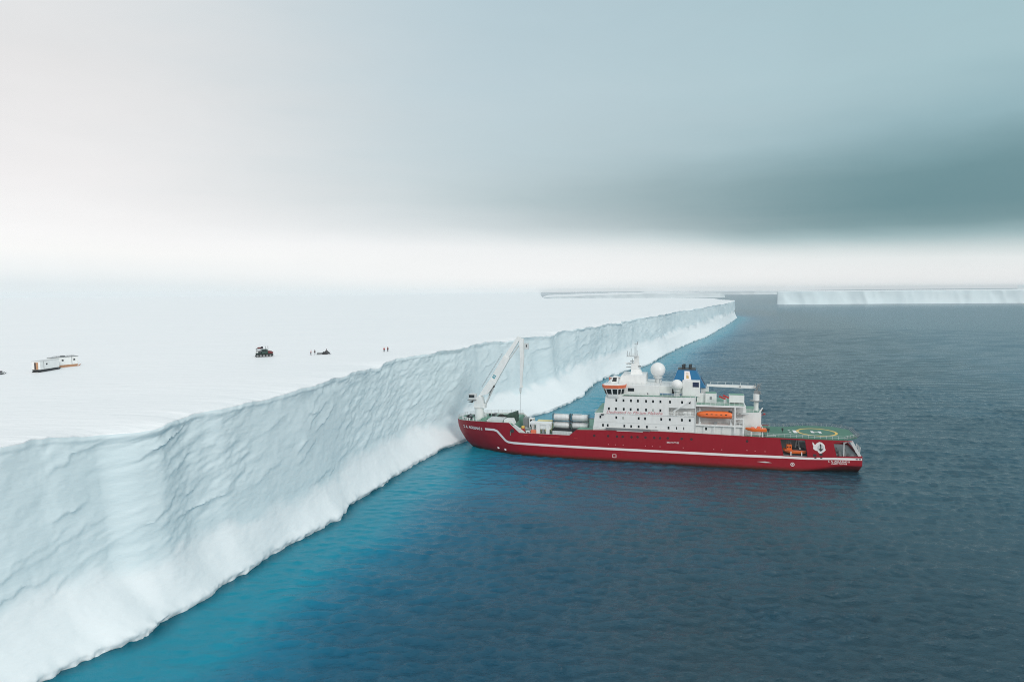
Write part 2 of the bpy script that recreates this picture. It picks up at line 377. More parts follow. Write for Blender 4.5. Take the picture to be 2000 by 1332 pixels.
wmask = np.clip((fbm(SS/38, ZZ/16, 9, 3)-0.36)*4, 0.12, 1)
Dp = 1.5*(fbm(SS/34, ZZ/30, 1, 3)-0.5)*np.clip(ZZ/6, 0.3, 1)
farm = np.clip((SS-620)/250, 0, 1)
Dp += face*wmask*0.85*(fbm(A_/4.5, B_/1.4, 5, 5, 0.6)-0.5)
# long diagonal ledges: plates of wind-packed snow that have broken off in steps
# single wind-packed ledges: a raised drape with a sharp lower edge, rising along the wall
rl_ = random.Random(12)
for k in range(170):
    s0 = 400+900*rl_.random()**1.6; z0 = rl_.uniform(9, 32); an_g = R(rl_.uniform(4, 34)); Lh = rl_.uniform(2.5, 11); hgt = rl_.uniform(0.15, 0.6)
    i0, i1 = np.searchsorted(S, [s0-Lh*1.3-4, s0+Lh*1.3+4])
    if i1-i0 < 4: continue
    ds_ = SS[i0:i1]-s0; dz_ = ZZ[i0:i1]-z0
    uu_ = ds_*math.cos(an_g)+dz_*math.sin(an_g); vv_ = -ds_*math.sin(an_g)+dz_*math.cos(an_g)
    vv_ = vv_+(fbm(uu_/3.5, uu_*0+k, 200+k, 4, 0.6)-0.5)*2.2+0.06*rl_.uniform(-1, 1)*uu_**2/Lh
    tp_ = np.clip(1-(np.abs(uu_)/Lh)**2, 0, 1)
    Dp[i0:i1] += face[i0:i1]*hgt*tp_*np.where(vv_ > 0, np.exp(-vv_/rl_.uniform(1.2, 3.5)), np.exp(np.minimum(vv_, 0)/0.22))
Dp += face*(0.15+3.2*farm)*(ridge(SS/27+ZZ*0.012, ZZ/40, 41, 3)-0.6)
Dp += far*face*7.0*(ridge(SS/62+ZZ*0.02, ZZ/120, 55, 3)-0.6)
Dp += 0.62*(fbm(SS/7, ZZ/6, 61, 5, 0.62)-0.5)*np.clip(ZZ/3, 0.2, 1)
# cornice and crenels along the lip
lip = np.exp(-((ZZ-34.2)/1.3)**2)
Dp += lip*(1.5*(fbm(SS/5.5, ZZ*0+2, 71, 4)-0.45)+0.6*np.maximum(0, fbm(SS/17, ZZ*0, 77, 2)-0.55)*4)
notch = np.exp(-((ZZ-33.0)/0.9)**2)
Dp -= notch*1.6*np.maximum(0, fbm(SS/7, ZZ*0, 81, 3)-0.5)
Dp += 0.2*np.clip((ZZ-33.6)/0.5, 0, 1)
# water line: ragged undercut foot
foot = np.clip(1-ZZ/1.6, 0, 1)
Dp += -0.45*np.clip(1-ZZ/0.9, 0, 1)*(ZZ < 1.2)+np.clip(1-ZZ/2.6, 0, 1)*(3.6*(fbm(SS/8+0.8*fbm(SS/15, ZZ*0, 93, 2), ZZ/6, 91, 5, 0.6)-0.5)+0.9*np.clip(fbm(SS/12, ZZ*0, 97, 2)*2.2-0.6, 0, 1)*(fbm(SS/1.7, ZZ/1.5, 95, 3)-0.5)*2)
Dp -= 2.0*np.clip(-ZZ/2, 0, 1)
XY = XY+NRM[:, None, :]*Dp[..., None]
lipz = (fbm(S/9, S*0, 101, 4)-0.5)*1.5-np.maximum(0, fbm(S/26, S*0, 105, 2)-0.62)*4
ZC = ZZ+np.clip((ZZ-24)/11, 0, 1)*lipz[:, None]
Vc = np.dstack([XY, ZC])
# snow surface from the lip inland
tr = np.r_[0.002, 0.004, 0.007, 0.011, 0.016, 0.023, 0.032, 0.044, 0.06, 0.08, 0.105, 0.14, 0.18, np.linspace(0.23, 1, 22)]
last = Vc[:, -1, :2]
TX = last[:, None, :]*(1-tr)[None, :, None]+PI[:, None, :]*tr[None, :, None]
und = (fbm(TX[..., 0]/60, TX[..., 1]/90, 111, 4)-0.5)*2.4+(fbm(TX[..., 0]/9, TX[..., 1]/22, 117, 3)-0.5)*0.25
fade = np.exp(-tr/0.02)[None, :]
TZ = HT+lipz[:, None]*fade+und*np.clip(tr/0.05, 0, 1)[None, :]*np.clip((1-tr)/0.2, 0, 1)[None, :]+0.25*np.clip(tr/0.01, 0, 1)[None, :]
Vt = np.dstack([TX, TZ])
V = np.concatenate([Vc, Vt], 1)
mi = np.zeros((nC-1, V.shape[1]-1), int); mi[:, nR-2:] = 1
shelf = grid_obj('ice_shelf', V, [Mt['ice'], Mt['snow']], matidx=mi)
shelf['kind'] = 'structure'
shelf.data.set_sharp_from_angle(angle=R(42))
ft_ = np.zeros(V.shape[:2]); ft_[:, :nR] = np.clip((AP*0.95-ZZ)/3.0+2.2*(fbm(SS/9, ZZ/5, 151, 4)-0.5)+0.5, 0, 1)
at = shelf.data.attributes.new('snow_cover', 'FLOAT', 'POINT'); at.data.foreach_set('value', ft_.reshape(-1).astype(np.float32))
# the inland plain continues the same sheet
inner = [(float(p[0]), float(p[1])) for p in Vt[:, -1, :2]]
inner = inner[:-180:12]+inner[-180:]
ring = inner+[(-12500, 12900), (-12500, -2000), (inner[0][0], -2000)]
from mathutils.geometry import tessellate_polygon
tris = tessellate_polygon([[Vector((x, y, 0)) for x, y in ring]])
me = bpy.data.meshes.new('snow_plain'); me.from_pydata([(x, y, HT+0.25) for x, y in ring], [], [tuple(f) for f in tris]); me.materials.append(Mt['snow'])
me.update()
import bmesh
bm_ = bmesh.new(); bm_.from_mesh(me); bmesh.ops.recalc_face_normals(bm_, faces=bm_.faces)
if bm_.faces[0].normal.z < 0: bmesh.ops.reverse_faces(bm_, faces=bm_.faces)
bm_.to_mesh(me); bm_.free()
pl = bpy.data.objects.new('snow_plain', me); COL.objects.link(pl); pl['kind'] = 'structure'
def snow_z(x, y):
    d2 = (Vt[..., 0]-x)**2+(Vt[..., 1]-y)**2; i = np.unravel_index(np.argmin(d2), d2.shape); return float(Vt[i][2])

# ------------------------------------------------------------------ the sea
def axis(a0, a1, fn):
    out = [a0]
    while out[-1] < a1: out.append(out[-1]+fn(out[-1]))
    out[-1] = a1; return np.array(out)
gy = axis(40, 30000, lambda y: 0.32 if y < 110 else min(0.0029*y, 1.7) if y < 900 else 0.02*y-16.3)
gx = np.r_[-axis(130, 14000, lambda x: 5+0.15*(x-130))[::-1], axis(-128, 240, lambda x: 0.55), axis(242, 30000, lambda x: 2+0.03*(x-242))]
GX, GY = np.meshgrid(gx, gy, indexing='ij')
dx = np.gradient(gx)[:, None]*np.ones_like(GX); dy = np.gradient(gy)[None, :]*np.ones_like(GX)
# distance to the foot of the ice wall
cp = PB[::3]; cp = cp[(cp[:, 1] > -50) & (cp[:, 1] < 2100)]
Df = np.full(GX.shape, 1e9)
near = (GX < 900) & (GY < 2300)
gxn, gyn = GX[near], GY[near]; dn = np.full(gxn.shape, 1e9)
for k in range(0, len(cp)-1, 1):
    if k % 2 and cp[k, 1] < 300 and False: continue
    a = cp[k]; 
    dn = np.minimum(dn, (gxn-a[0])**2+(gyn-a[1])**2)
Df[near] = np.sqrt(dn)
Df = np.minimum(Df, 400)
Df = Df*(0.66+0.5*fbm(GX/26, GY/26, 131, 4))
rng = np.random.RandomState(5)
Hh = np.zeros_like(GX); lost = np.zeros_like(GX); Cy = np.zeros_like(GX)
for k in range(150):
    lam = 1.2*(4.8/1.2)**rng.rand() if k < 125 else rng.uniform(6, 15)
    th = R(82)+rng.normal(0, 0.8 if k < 125 else 0.3)
    kx, ky = 2*math.pi/lam*math.cos(th), 2*math.pi/lam*math.sin(th)
    amp = 0.0054*lam if k < 125 else 0.0028*lam
    sx = np.clip(1.6-dx*3.6*abs(math.cos(th))/lam*1.0, 0, 1); sy = np.clip(1.6-dy*3.6*abs(math.sin(th))/lam, 0, 1)
    lost = lost+(amp*2*math.pi/lam)**2*(1-(sx*sy)**2)*0.5
    ph = kx*GX+ky*GY+rng.rand()*6.28
    Hh += amp*sx*sy*np.sin(ph); Cy += amp*sx*sy*np.cos(ph)*math.sin(th)
gust = 0.45+1.1*fbm(GX/55, GY/30, 141, 3)
calm = np.clip(0.2+Df/50, 0.2, 1)
Hh *= gust*calm; Cy *= gust*calm
GYd = GY+0.75*Cy-0.9*Hh          # sharper crests, leaning down wind towards the viewer's shore
sea = grid_obj('sea', np.dstack([GX, GYd, Hh]), [])
sea['kind'] = 'structure'
at = sea.data.attributes.new('ice_distance', 'FLOAT', 'POINT'); at.data.foreach_set('value', Df.reshape(-1).astype(np.float32))
at = sea.data.attributes.new('unresolved_chop', 'FLOAT', 'POINT'); at.data.foreach_set('value', np.sqrt(lost).reshape(-1).astype(np.float32))
m = bpy.data.materials.new('sea_water'); m.use_nodes = True; t = m.node_tree; b = t.nodes['Principled BSDF']
an = t.nodes.new('ShaderNodeAttribute'); an.attribute_name = 'ice_distance'
geo = t.nodes.new('ShaderNodeNewGeometry')
col = ramp(t, M2(t, 'DIVIDE', an.outputs['Fac'], 250.0, True), [(0, (0.0, 0.12, 0.175, 1)), (0.012, (0.0, 0.235, 0.33, 1)), (0.05, (0.0, 0.24, 0.345, 1)), (0.085, (0.0, 0.155, 0.26, 1)), (0.125, (0.0, 0.10, 0.18, 1)), (0.19, (0.002, 0.072, 0.128, 1)), (0.36, (0.010, 0.056, 0.084, 1)), (0.6, (0.014, 0.066, 0.096, 1)), (0.95, (0.022, 0.098, 0.148, 1))])  # first stop paints undercut shade and reflection into the colour beside the ice
sm_r = t.nodes.new('ShaderNodeMapRange'); sm_r.inputs[1].default_value = 8; sm_r.inputs[2].default_value = 70; sm_r.inputs[3].default_value = 0.08; sm_r.inputs[4].default_value = 0.5
t.links.new(an.outputs['Fac'], sm_r.inputs[0]); t.links.new(sm_r.outputs[0], b.inputs['Specular IOR Level'])
t.links.new(col, b.inputs['Base Color'])
b.inputs['IOR'].default_value = 1.5
ac_ = t.nodes.new('ShaderNodeAttribute'); ac_.attribute_name = 'unresolved_chop'
t.links.new(M2(t, 'SQRT', M2(t, 'ADD', 0.010, M2(t, 'MULTIPLY', ac_.outputs['Fac'], 0.15))), b.inputs['Roughness'])
p1 = noise(t, mapping(t, geo.outputs['Position'], (0.55, 1.0, 1), (0, 0, R(-8))), 1.7, 6, 0.7, 0.0)
p2 = noise(t, mapping(t, geo.outputs['Position'], (0.10, 0.22, 1), (0, 0, R(-10))), 1.0, 4, 0.6, 0.2)
bn = t.nodes.new('ShaderNodeBump'); bn.inputs['Strength'].default_value = 1.0; bn.inputs['Distance'].default_value = 1.2
bn2 = t.nodes.new('ShaderNodeBump'); bn2.inputs['Strength'].default_value = 0.25; bn2.inputs['Distance'].default_value = 0.6
cm = t.nodes.new('ShaderNodeMapRange'); cm.inputs[1].default_value = 5; cm.inputs[2].default_value = 50; cm.inputs[3].default_value = 0.35; cm.inputs[4].default_value = 1.0
t.links.new(an.outputs['Fac'], cm.inputs[0]); lod = t.nodes.new('ShaderNodeMapRange'); lod.inputs[1].default_value = 0.03; lod.inputs[2].default_value = 0.16; lod.inputs[3].default_value = 1.0; lod.inputs[4].default_value = 0.22
t.links.new(ac_.outputs['Fac'], lod.inputs[0]); t.links.new(M2(t, 'MULTIPLY', cm.outputs[0], lod.outputs[0]), bn.inputs['Strength'])
t.links.new(p1, bn.inputs['Height']); t.links.new(p2, bn2.inputs['Height']); t.links.new(bn2.outputs[0], bn.inputs['Normal'])
t.links.new(bn.outputs[0], b.inputs['Normal'])
sea.data.materials.append(m)

# ------------------------------------------------------------------ icebergs and far ice
def ice_block(name, front, depth_vec, h, step, seed, hvar=2.0, mat_=None):
    pts = [np.array(p, float) for p in front]; L = [0]
    for a, c in zip(pts, pts[1:]): L.append(L[-1]+np.linalg.norm(c-a))
    n = max(8, int(L[-1]/step)); s = np.linspace(0, L[-1], n)
    P = np.c_[np.interp(s, L, [p[0] for p in pts]), np.interp(s, L, [p[1] for p in pts])]
    hh = np.interp(s, L, h if hasattr(h, '__len__') else [h]*len(pts))
    dd = np.gradient(P, axis=0); dd /= np.linalg.norm(dd, axis=1)[:, None]; nr = np.c_[dd[:, 1], -dd[:, 0]]
    k_ = max(h) if hasattr(h, '__len__') else h
    rows = 26; tz = np.r_[-0.06, np.linspace(0, 1, rows)]
    S2, T2 = np.meshgrid(s, tz, indexing='ij'); H2 = hh[:, None]; S0 = S2; S2 = S2+4.5*k_*(fbm(S0/(7*k_), S0*0, seed+21, 3)-0.5)+0.35*k_*T2*(fbm(S0/(2.5*k_), S0*0, seed+25, 2)-0.5)*2
    H2 = H2+(fbm(S2/60, S2*0, seed+9, 4)-0.5)*hvar
    k = h if not hasattr(h, '__len__') else max(h)
    q = 24.0*k/47*(ridge(S2/(k*3.4)+T2*0.12, T2*0.15, seed, 3)-0.6)+5.0*k/47*(fbm(S2/(k*0.5), T2*0.7, seed+3, 4)-0.5)+ (1-np.clip(T2, 0, 1))**3*4.5*k/47
    X = P[:, None, :]+nr[:, None, :]*q[..., None]
    F = np.dstack([X, T2*H2])
    dv = np.array(depth_vec, float); ts = np.r_[0.01, np.linspace(0.05, 1, 8)]
    Tp = F[:, -1:, :]+np.r_[dv, 0][None, None, :]*ts[None, :, None]
    back = Tp[:, -1:, :].copy(); back[..., 2] = -2
    V = np.concatenate([F, Tp, back], 1)
    mi = np.zeros((n-1, V.shape[1]-1), int); mi[:, len(tz)-1:] = 1
    return grid_obj(name, V, [mat_ or Mt['berg'], Mt['snow']], matidx=mi)
bg = ice_block('tabular_iceberg', [(1180, 2960), (1080, 2760), (1010, 2590), (985, 2544), (1010, 2536), (1200, 2525), (1420, 2508), (1834, 2445), (2300, 2400), (3000, 2330)], (420, 900), 47.5, 5, 301, 1.6)
tag(bg, 'long flat topped white iceberg across the water behind the red ship', 'iceberg')
b2_ = ice_block('tabular_iceberg', [(4450, 6020), (4490, 6000), (5600, 5800), (7000, 5600)], (1450, 1700), 74, 25, 333, 5.0, Mt['far_ice'])
tag(b2_, 'faint distant iceberg just showing above the long flat berg at the right edge', 'iceberg')
c1 = ice_block('distant_ice_shelf', [(215, 5020), (250, 5000), (600, 4850), (1000, 4770), (1500, 4900), (1560, 5000)], (200, 3000), [8, 12, 24, 32, 30, 28], 18, 351, 7, Mt['far_ice'])
c1['kind'] = 'structure'
c2 = ice_block('distant_ice_shelf', [(1500, 7920), (1520, 7900), (1900, 7700), (2600, 7300), (3300, 7700), (4200, 8400)], (900, 4000), [34, 34, 33, 36, 34, 33], 25, 371, 8, Mt['far_ice'])
c2['kind'] = 'structure'
# ------------------------------------------------------------------ the ship
SA = R(-15.0); SM = Vector((57.8, 233.5, 0)); SDv = Vector((math.cos(SA), math.sin(SA), 0)); SNv = Vector((-math.sin(SA), math.cos(SA), 0))
def shipw(s, wv, z): return SM+SDv*s+SNv*wv+Vector((0, 0, z))
ship = thing('research_ship', 'red hulled icebreaking research ship with white superstructure and blue funnel, bow against the ice wall', 'ship', tuple(SM), SA)

def pch(xs, ys_):
    xs = np.array(xs, float); ys_ = np.array(ys_, float); h = np.diff(xs); dlt = np.diff(ys_)/h
    mm = np.zeros(len(xs)); mm[0] = dlt[0]; mm[-1] = dlt[-1]
    for i in range(1, len(xs)-1):
        mm[i] = 0 if dlt[i-1]*dlt[i] <= 0 else 2/(1/dlt[i-1]+1/dlt[i])
    def f(x):
        x = min(max(x, xs[0]), xs[-1]); i = min(max(int(np.searchsorted(xs, x))-1, 0), len(xs)-2); q = (x-xs[i])/h[i]
        return float((1+2*q)*(1-q)**2*ys_[i]+q*(1-q)**2*h[i]*mm[i]+q*q*(3-2*q)*ys_[i+1]+q*q*(q-1)*h[i]*mm[i+1])
    return f
f_stem = pch([-3, 0, 2, 5, 7, 9, 12], [-72, -75.2, -77.5, -79.5, -80.4, -80.8, -80.9])
f_dk = pch([0, 0.3, 1, 1.9, 4.5, 9.5, 15.5, 21.5, 30, 200], [0, 2, 3.8, 5.2, 7.2, 8.9, 10, 10.6, 10.85, 10.85])
f_wl = pch([0, 3.9, 8.9, 12.2, 17.3, 23.2, 31.6, 43, 55, 200], [0, 2.6, 4.8, 6.4, 8.1, 9.5, 10.3, 10.7, 10.85, 10.85])
f_zb = pch([33, 38, 44, 50, 56], [-0.6, 0.2, 1.5, 2.6, 2.9])
def hb(s, z):
    tau = max(0, s-f_stem(z)); uu = min(max(z/11.4, 0), 1)**1.25
    wv = f_wl(tau)*(1-uu)+f_dk(tau)*uu
    if z < 0: wv *= 1+z*0.05
    if s > 33:
        zb = f_zb(s)
        if z < zb: wv = min(wv, max(0.5, 10.85-(zb-z)*1.7))
    return wv
SHEER = [(-80.9, 11.1), (-70, 11.55), (-58.4, 11.7), (-54.7, 8.3), (-36.7, 8.3), (-34.3, 10.35), (-24.7, 10.7), (-8.5, 11.0), (5, 10.95), (28, 10.6), (30, 10.6)]
def sheer(s): return float(np.interp(s, [a for a, _ in SHEER], [c for _, c in SHEER]))
st = sorted(set([-80.9+x for x in (0, 0.15, 0.4, 0.8, 1.3, 2, 3, 4.2, 5.8, 7.5, 9.5, 12, 14.5, 17, 19)]+[-58.4, -57, -55.8, -54.7]+list(np.arange(-52, -37, 2.5))+[-36.7, -35.5, -34.3]+list(np.arange(-32, 30, 3.0))+[30]))
zlev = np.linspace(0, 1, 22)
hull = MB()
def hull_grid(stations, topf):
    for sg in (-1, 1):
        vs = []; fs = []; nz = len(zlev)
        for S_ in stations:
            zt = topf(S_)
            for q in zlev:
                z = -2.8+(zt+2.8)*q
                s = S_+(f_stem(z)+80.9)*max(0, 1-(S_+80.9)/38.0)
                vs.append((s, sg*hb(s, z), z))
        for i in range(len(stations)-1):
            for j in range(nz-1):
                q = (i*nz+j, (i+1)*nz+j, (i+1)*nz+j+1, i*nz+j+1)
                fs.append(q if sg < 0 else q[::-1])
        hull.add(vs, fs)
hull_grid(st, sheer)
hull_grid([30, 32, 34, 36, 38, 40, 42, 44, 46, 48, 50, 52, 54, 55.4], lambda s: 5.0)
# transom
tz_ = [-2.8+7.8*q for q in zlev]
vs = [(55.4, -hb(55.4, z), z) for z in tz_]+[(55.4, hb(55.4, z), z) for z in tz_]
hull.add(vs, [(i, i+len(tz_), i+1+len(tz_), i+1) for i in range(len(tz_)-1)])
for sg in (-1, 1):
    y0, y1 = sorted((sg*10.85, sg*10.62))
    zt_ = 10.6 if sg < 0 else 9.7
    hull.pxz([(30.0, 5.0), (32.5, 5.0), (31.4, min(10.2, zt_-0.1)), (31.3, zt_), (30.0, zt_)], y0, y1)
    if sg < 0: hull.pxz([(39.6, 5.0), (48.2, 5.0), (47.1, 9.4), (47.9, 10.05), (52.4, 10.4), (52.4, 10.6), (31.3, 10.6), (31.3, 10.2), (38.75, 10.2)], y0, y1)
    else: hull.pxz([(39.6, 5.0), (48.2, 5.0), (47.1, 9.4), (47.1, 9.7), (31.3, 9.7), (31.3, 9.4), (38.9, 9.4)], y0, y1)
    hull.pxz([(48.2, 5.0), (55.4, 5.0), (55.4, 5.9), (48.3, 5.6)], y0, y1)
hull.box(55.2, 55.4, -10.62, 10.62, 5.0, 5.9)
ho = hull.build('hull', Mt['hull'], ship, smooth=35)

# inner faces of the bulwark (thickness) along the foredeck
lin_ = MB()
for sg in (-1, 1):
    vs = []; fs = []
    ss = [s for s in st if s <= -34.3]
    for s in ss:
        zt = sheer(s); wv = hb(s, zt); wi = max(0, wv-0.25)
        lo_ = 0.6 if s < -58.2 else 1.2; vs += [(s, sg*(wv-0.02), zt+0.01), (s+0.1, sg*wi, zt+0.015), (s+0.1, sg*max(0, min(wi, hb(s, zt-lo_)-0.3)), zt-lo_)]
    for i in range(len(ss)-1):
        a = i*3
        for k in (0, 1):
            q = (a+k, a+3+k, a+4+k, a+1+k); fs.append(q if sg < 0 else q[::-1])
    lin_.add(vs, fs)
lin_.build('bulwark_lining', Mt['white2'], ship)
# decks
dk = MB()
def deck(ss, z, inset=0.24):
    vs = []; fs = []
    for s in ss:
        wv = max(0.05, hb(s, z)-inset); vs += [(s, -wv, z), (s, wv, z)]
    fs = [(2*i, 2*i+2, 2*i+3, 2*i+1) for i in range(len(ss)-1)]; dk.add(vs, fs)
deck([-80.3, -79.7, -79.2, -78.5, -77.5, -76, -74, -70, -66, -62, -58], 11.0)
deck([-58, -54, -50, -46, -42, -38, -34], 7.2)
deck([-34.2, -24, -10, 5, 20, 30], 10.25, 0.02)
dk.box(-58.1, -57.9, -10.3, 10.3, 7.2, 11.0); dk.box(-34.3, -34.1, -10.6, 10.6, 7.2, 10.25)
dk.build('weather_deck', Mt['gdeck'], ship)
dk = MB(); deck([30, 34, 38, 42, 46, 50, 55.2], 4.95, 0.02)
dk.build('aft_deck', Mt['grey'], ship)
iw = MB(); iw.box(30, 40.5, -5.2, -4.9, 4.95, 10.5); iw.box(29.8, 30.0, -10.6, 10.6, 4.95, 10.5); iw.box(40.4, 40.6, -10.6, -4.9, 4.95, 10.5)
iw.box(30, 30.3, 4, 10.6, 4.95, 10.5)
iw.build('boat_bay_wall', Mt['grey'], ship)

# stripe, following the hull surface
def strip_on_hull(path, half, name, matl, parent, off=0.035, sub=10):
    P = []
    for (a, c) in zip(path, path[1:]):
        for i in range(sub): P.append((a[0]+(c[0]-a[0])*i/sub, a[1]+(c[1]-a[1])*i/sub))
    P.append(path[-1])
    for sg in (-1, 1):
        vs = []; mb = MB()
        for i, (s, z) in enumerate(P):
            a = P[max(0, i-1)]; c = P[min(len(P)-1, i+1)]; d = Vector((c[0]-a[0], c[1]-a[1])).normalized(); n_ = Vector((-d.y, d.x))
            for k in (-1, 1):
                ss, zz_ = s+n_.x*half*k, z+n_.y*half*k
                vs.append((ss, sg*(hb(ss, zz_)+off), zz_))
        mb.add(vs, [((2*i, 2*i+2, 2*i+3, 2*i+1) if sg < 0 else (2*i+1, 2*i+3, 2*i+2, 2*i)) for i in range(len(P)-1)])
        mb.build(name, matl, parent)
strip_on_hull([(-67.8, 8.75), (-64.2, 8.75), (-63.0, 8.35), (-60.0, 5.0), (-59.0, 4.55), (-57, 4.4), (-24.7, 4.3), (18, 4.3), (31.9, 4.45)], 0.40, 'stripe', Mt['mark'], ho)
strip_on_hull([(31.9, 4.46), (39.5, 4.42), (47, 4.75), (55.3, 5.0)], 0.36, 'stripe', Mt['mark'], ho, sub=6)

def text_mesh(body, shear=0.0, bold=0.0):
    cu = bpy.data.curves.new('lettering', 'FONT'); cu.body = body; cu.size = 1.0; cu.shear = shear; cu.offset = bold; cu.resolution_u = 3
    o = bpy.data.objects.new('lettering', cu); COL.objects.link(o); bpy.context.view_layer.update()
    me = bpy.data.meshes.new_from_object(o.evaluated_get(bpy.context.evaluated_depsgraph_get()))
    v = np.array([q.co[:2] for q in me.vertices]); f = [tuple(p.vertices) for p in me.polygons]
    bpy.data.objects.remove(o); bpy.data.curves.remove(cu); bpy.data.meshes.remove(me)
    v[:, 0] -= v[:, 0].min(); return v/v[:, 0].max(), f, v[:, 1].max()/v[:, 0].max()
def hull_text(body, s0, s1, z0, z1, ht, matl, name, parent, yfun=None, shear=0, bold=0.0, off=0.05):
    v, f, asp = text_mesh(body, shear, bold); L = s1-s0; mb = MB(); vs = []
    k = ht/(asp*L) if asp else 1
    for x, y in v:
        s = s0+x*L; z = z0+(z1-z0)*x+y*L*k
        yy = -(hb(s, z)+off) if yfun is None else yfun(s, z)
        vs.append((s, yy, z))
    mb.add(vs, f); return mb.build(name, matl, parent)
hull_text('S. A. AGULHAS II', -77.0, -69.0, 8.35, 8.15, 1.05, Mt['mark'], 'ship_name', ho, bold=0.035)
hull_text('S. A. AGULHAS II', 45.6, 51.8, 3.65, 3.75, 0.55, Mt['mark'], 'ship_name', ho, bold=0.02)
hull_text('CAPE TOWN', 46.6, 51.0, 2.95, 3.1, 0.5, Mt['mark'], 'home_port', ho, bold=0.02)
hull_text('IMO 9577135', -3.9, 0.0, 7.2, 7.2, 0.55, Mt['mark'], 'hull_number', ho, bold=0.01)

def decal(poly, y, name, matl, parent, th=0.03):
    return MB().pxz(poly, y-th, y).build(name, matl, parent)
EMB = [(40.9, 9.75), (41.2, 9.55), (41.5, 9.1), (41.8, 9.0), (42.2, 9.5), (42.9, 9.9), (43.6, 9.8), (44.1, 9.4), (44.5, 8.9), (44.6, 8.1), (44.85, 7.4), (44.4, 6.9), (43.9, 6.5), (43.5, 6.25), (43.2, 6.25), (42.7, 6.5), (42.5, 7.0), (42.0, 7.1), (41.6, 7.3), (41.15, 7.7), (41.25, 8.4), (41.0, 9.0)]
em = decal(EMB, -10.87, 'emblem', Mt['mark'], ho)
circ = [(43.35+0.95*math.cos(2*math.pi*i/20), 8.05+1.1*math.sin(2*math.pi*i/20)) for i in range(20)]
decal(circ, -10.91, 'emblem_disc', Mt['white2'], em)
bird = [(43.05, 9.2), (43.3, 9.3), (43.5, 9.0), (43.55, 8.3), (43.5, 7.7), (43.75, 7.75), (44.0, 7.85), (43.85, 7.35), (43.45, 6.95), (43.3, 6.95), (42.95, 7.4), (42.75, 7.9), (43.0, 7.75), (43.2, 7.6), (43.22, 8.4), (43.1, 8.9)]
decal(bird, -10.95, 'emblem_figure', Mt['dark'], em)

def disc(mb, s, z, r, off=0.05, n=12):
    y = -(hb(s, z)+off); return mb.loft([(s+r*math.cos(-2*math.pi*i/n), y+0.05, z+r*math.sin(-2*math.pi*i/n)) for i in range(n)], [(s+r*math.cos(-2*math.pi*i/n), y, z+r*math.sin(-2*math.pi*i/n)) for i in range(n)])
grp = mat('porthole_glass', (0.05, 0.03, 0.035), 0.2)
for s, z in [(-28.1, 8.6), (-23.4, 8.7), (-20.4, 8.7), (-18.5, 8.7), (-15.5, 8.7), (-13.5, 8.8), (-10.9, 8.8), (-8.0, 8.8), (-6.1, 8.8), (-3.6, 8.9), (0.9, 8.9), (4.0, 8.9), (21.4, 9.1)]:
    disc(MB(), s, z, 0.42).build('porthole', grp, ho)
for s, z in [(-23.3, 5.8), (-20.9, 5.8), (-18.3, 5.9), (-10.9, 5.9), (-8.6, 5.9), (-6.1, 5.9), (1.4, 5.9), (11.1, 5.9), (13.6, 5.9), (21.4, 6.1), (23.9, 6.0), (26.9, 6.0)]:
    disc(MB(), s, z, 0.16).build('scupper', Mt['pink'], ho)
disc(MB(), -57.2, 8.9, 0.7, 0.25).build('hawse_hole', Mt['dark'], ho)
rg_ = MB()
n_ = 16
for rr0, rr1, oo in ((0.42, 0.62, 0.05), (0.0, 0.22, 0.05)):
    vs = []
    for i in range(n_):
        a = 2*math.pi*i/n_
        for r_ in (rr0, rr1): vs.append((35.2+r_*math.cos(a), -10.9, 2.3+r_*math.sin(a)))
    rg_.add(vs, [(2*i, 2*i+1, (2*i+3) % (2*n_), (2*i+2) % (2*n_)) for i in range(n_)])
rg_.build('thruster_mark', Mt['mark'], ho)
for s, z in ((-63.2, 1.9), (-60.4, 1.6)): disc(MB(), s, z, 0.42, 0.06).build('thruster_mark', Mt['mark'], ho)
mk = MB()
for a in ((-21.9, -20.6, 2.4, 2.55), (-21.9, -20.6, 1.35, 1.5), (-21.9, -21.7, 1.35, 2.55), (-20.8, -20.6, 1.35, 2.55)):
    mk.box(a[0], a[1], -10.91, -10.88, a[2], a[3])
mk.build('loading_mark', Mt['mark'], ho)
mk = MB().pxz([(24.5, 2.6), (27, 2.8), (29, 2.45), (27, 2.35)], -10.95, -10.9); mk.build('scrape_mark', Mt['white2'], ho)
for s, z in ((41.7, 5.6), (43.5, 5.9)): MB().box(s-0.45, s+0.45, -10.93, -10.86, z-0.35, z+0.35).build('fairlead', Mt['dark'], ho)
for s, z in ((41.9, 4.75), (43.6, 4.8), (53.8, 4.95), (54.7, 5.0)): MB().box(s-0.3, s+0.3, -10.96, -10.88, z-0.15, z+0.15).build('fairlead', Mt['dark'], ho)
fr = MB()
for s0, s1, z in ((-53, -51.5, 7.4), (-47.5, -37.8, 7.3), (-35, -33.9, 7.2)):
    fr.box(s0, s1, -(hb(s0, z)+0.12), -(hb(s0, z)-0.1), z, z+0.22)
fr.build('rubbing_strake', Mt['red'], ho)

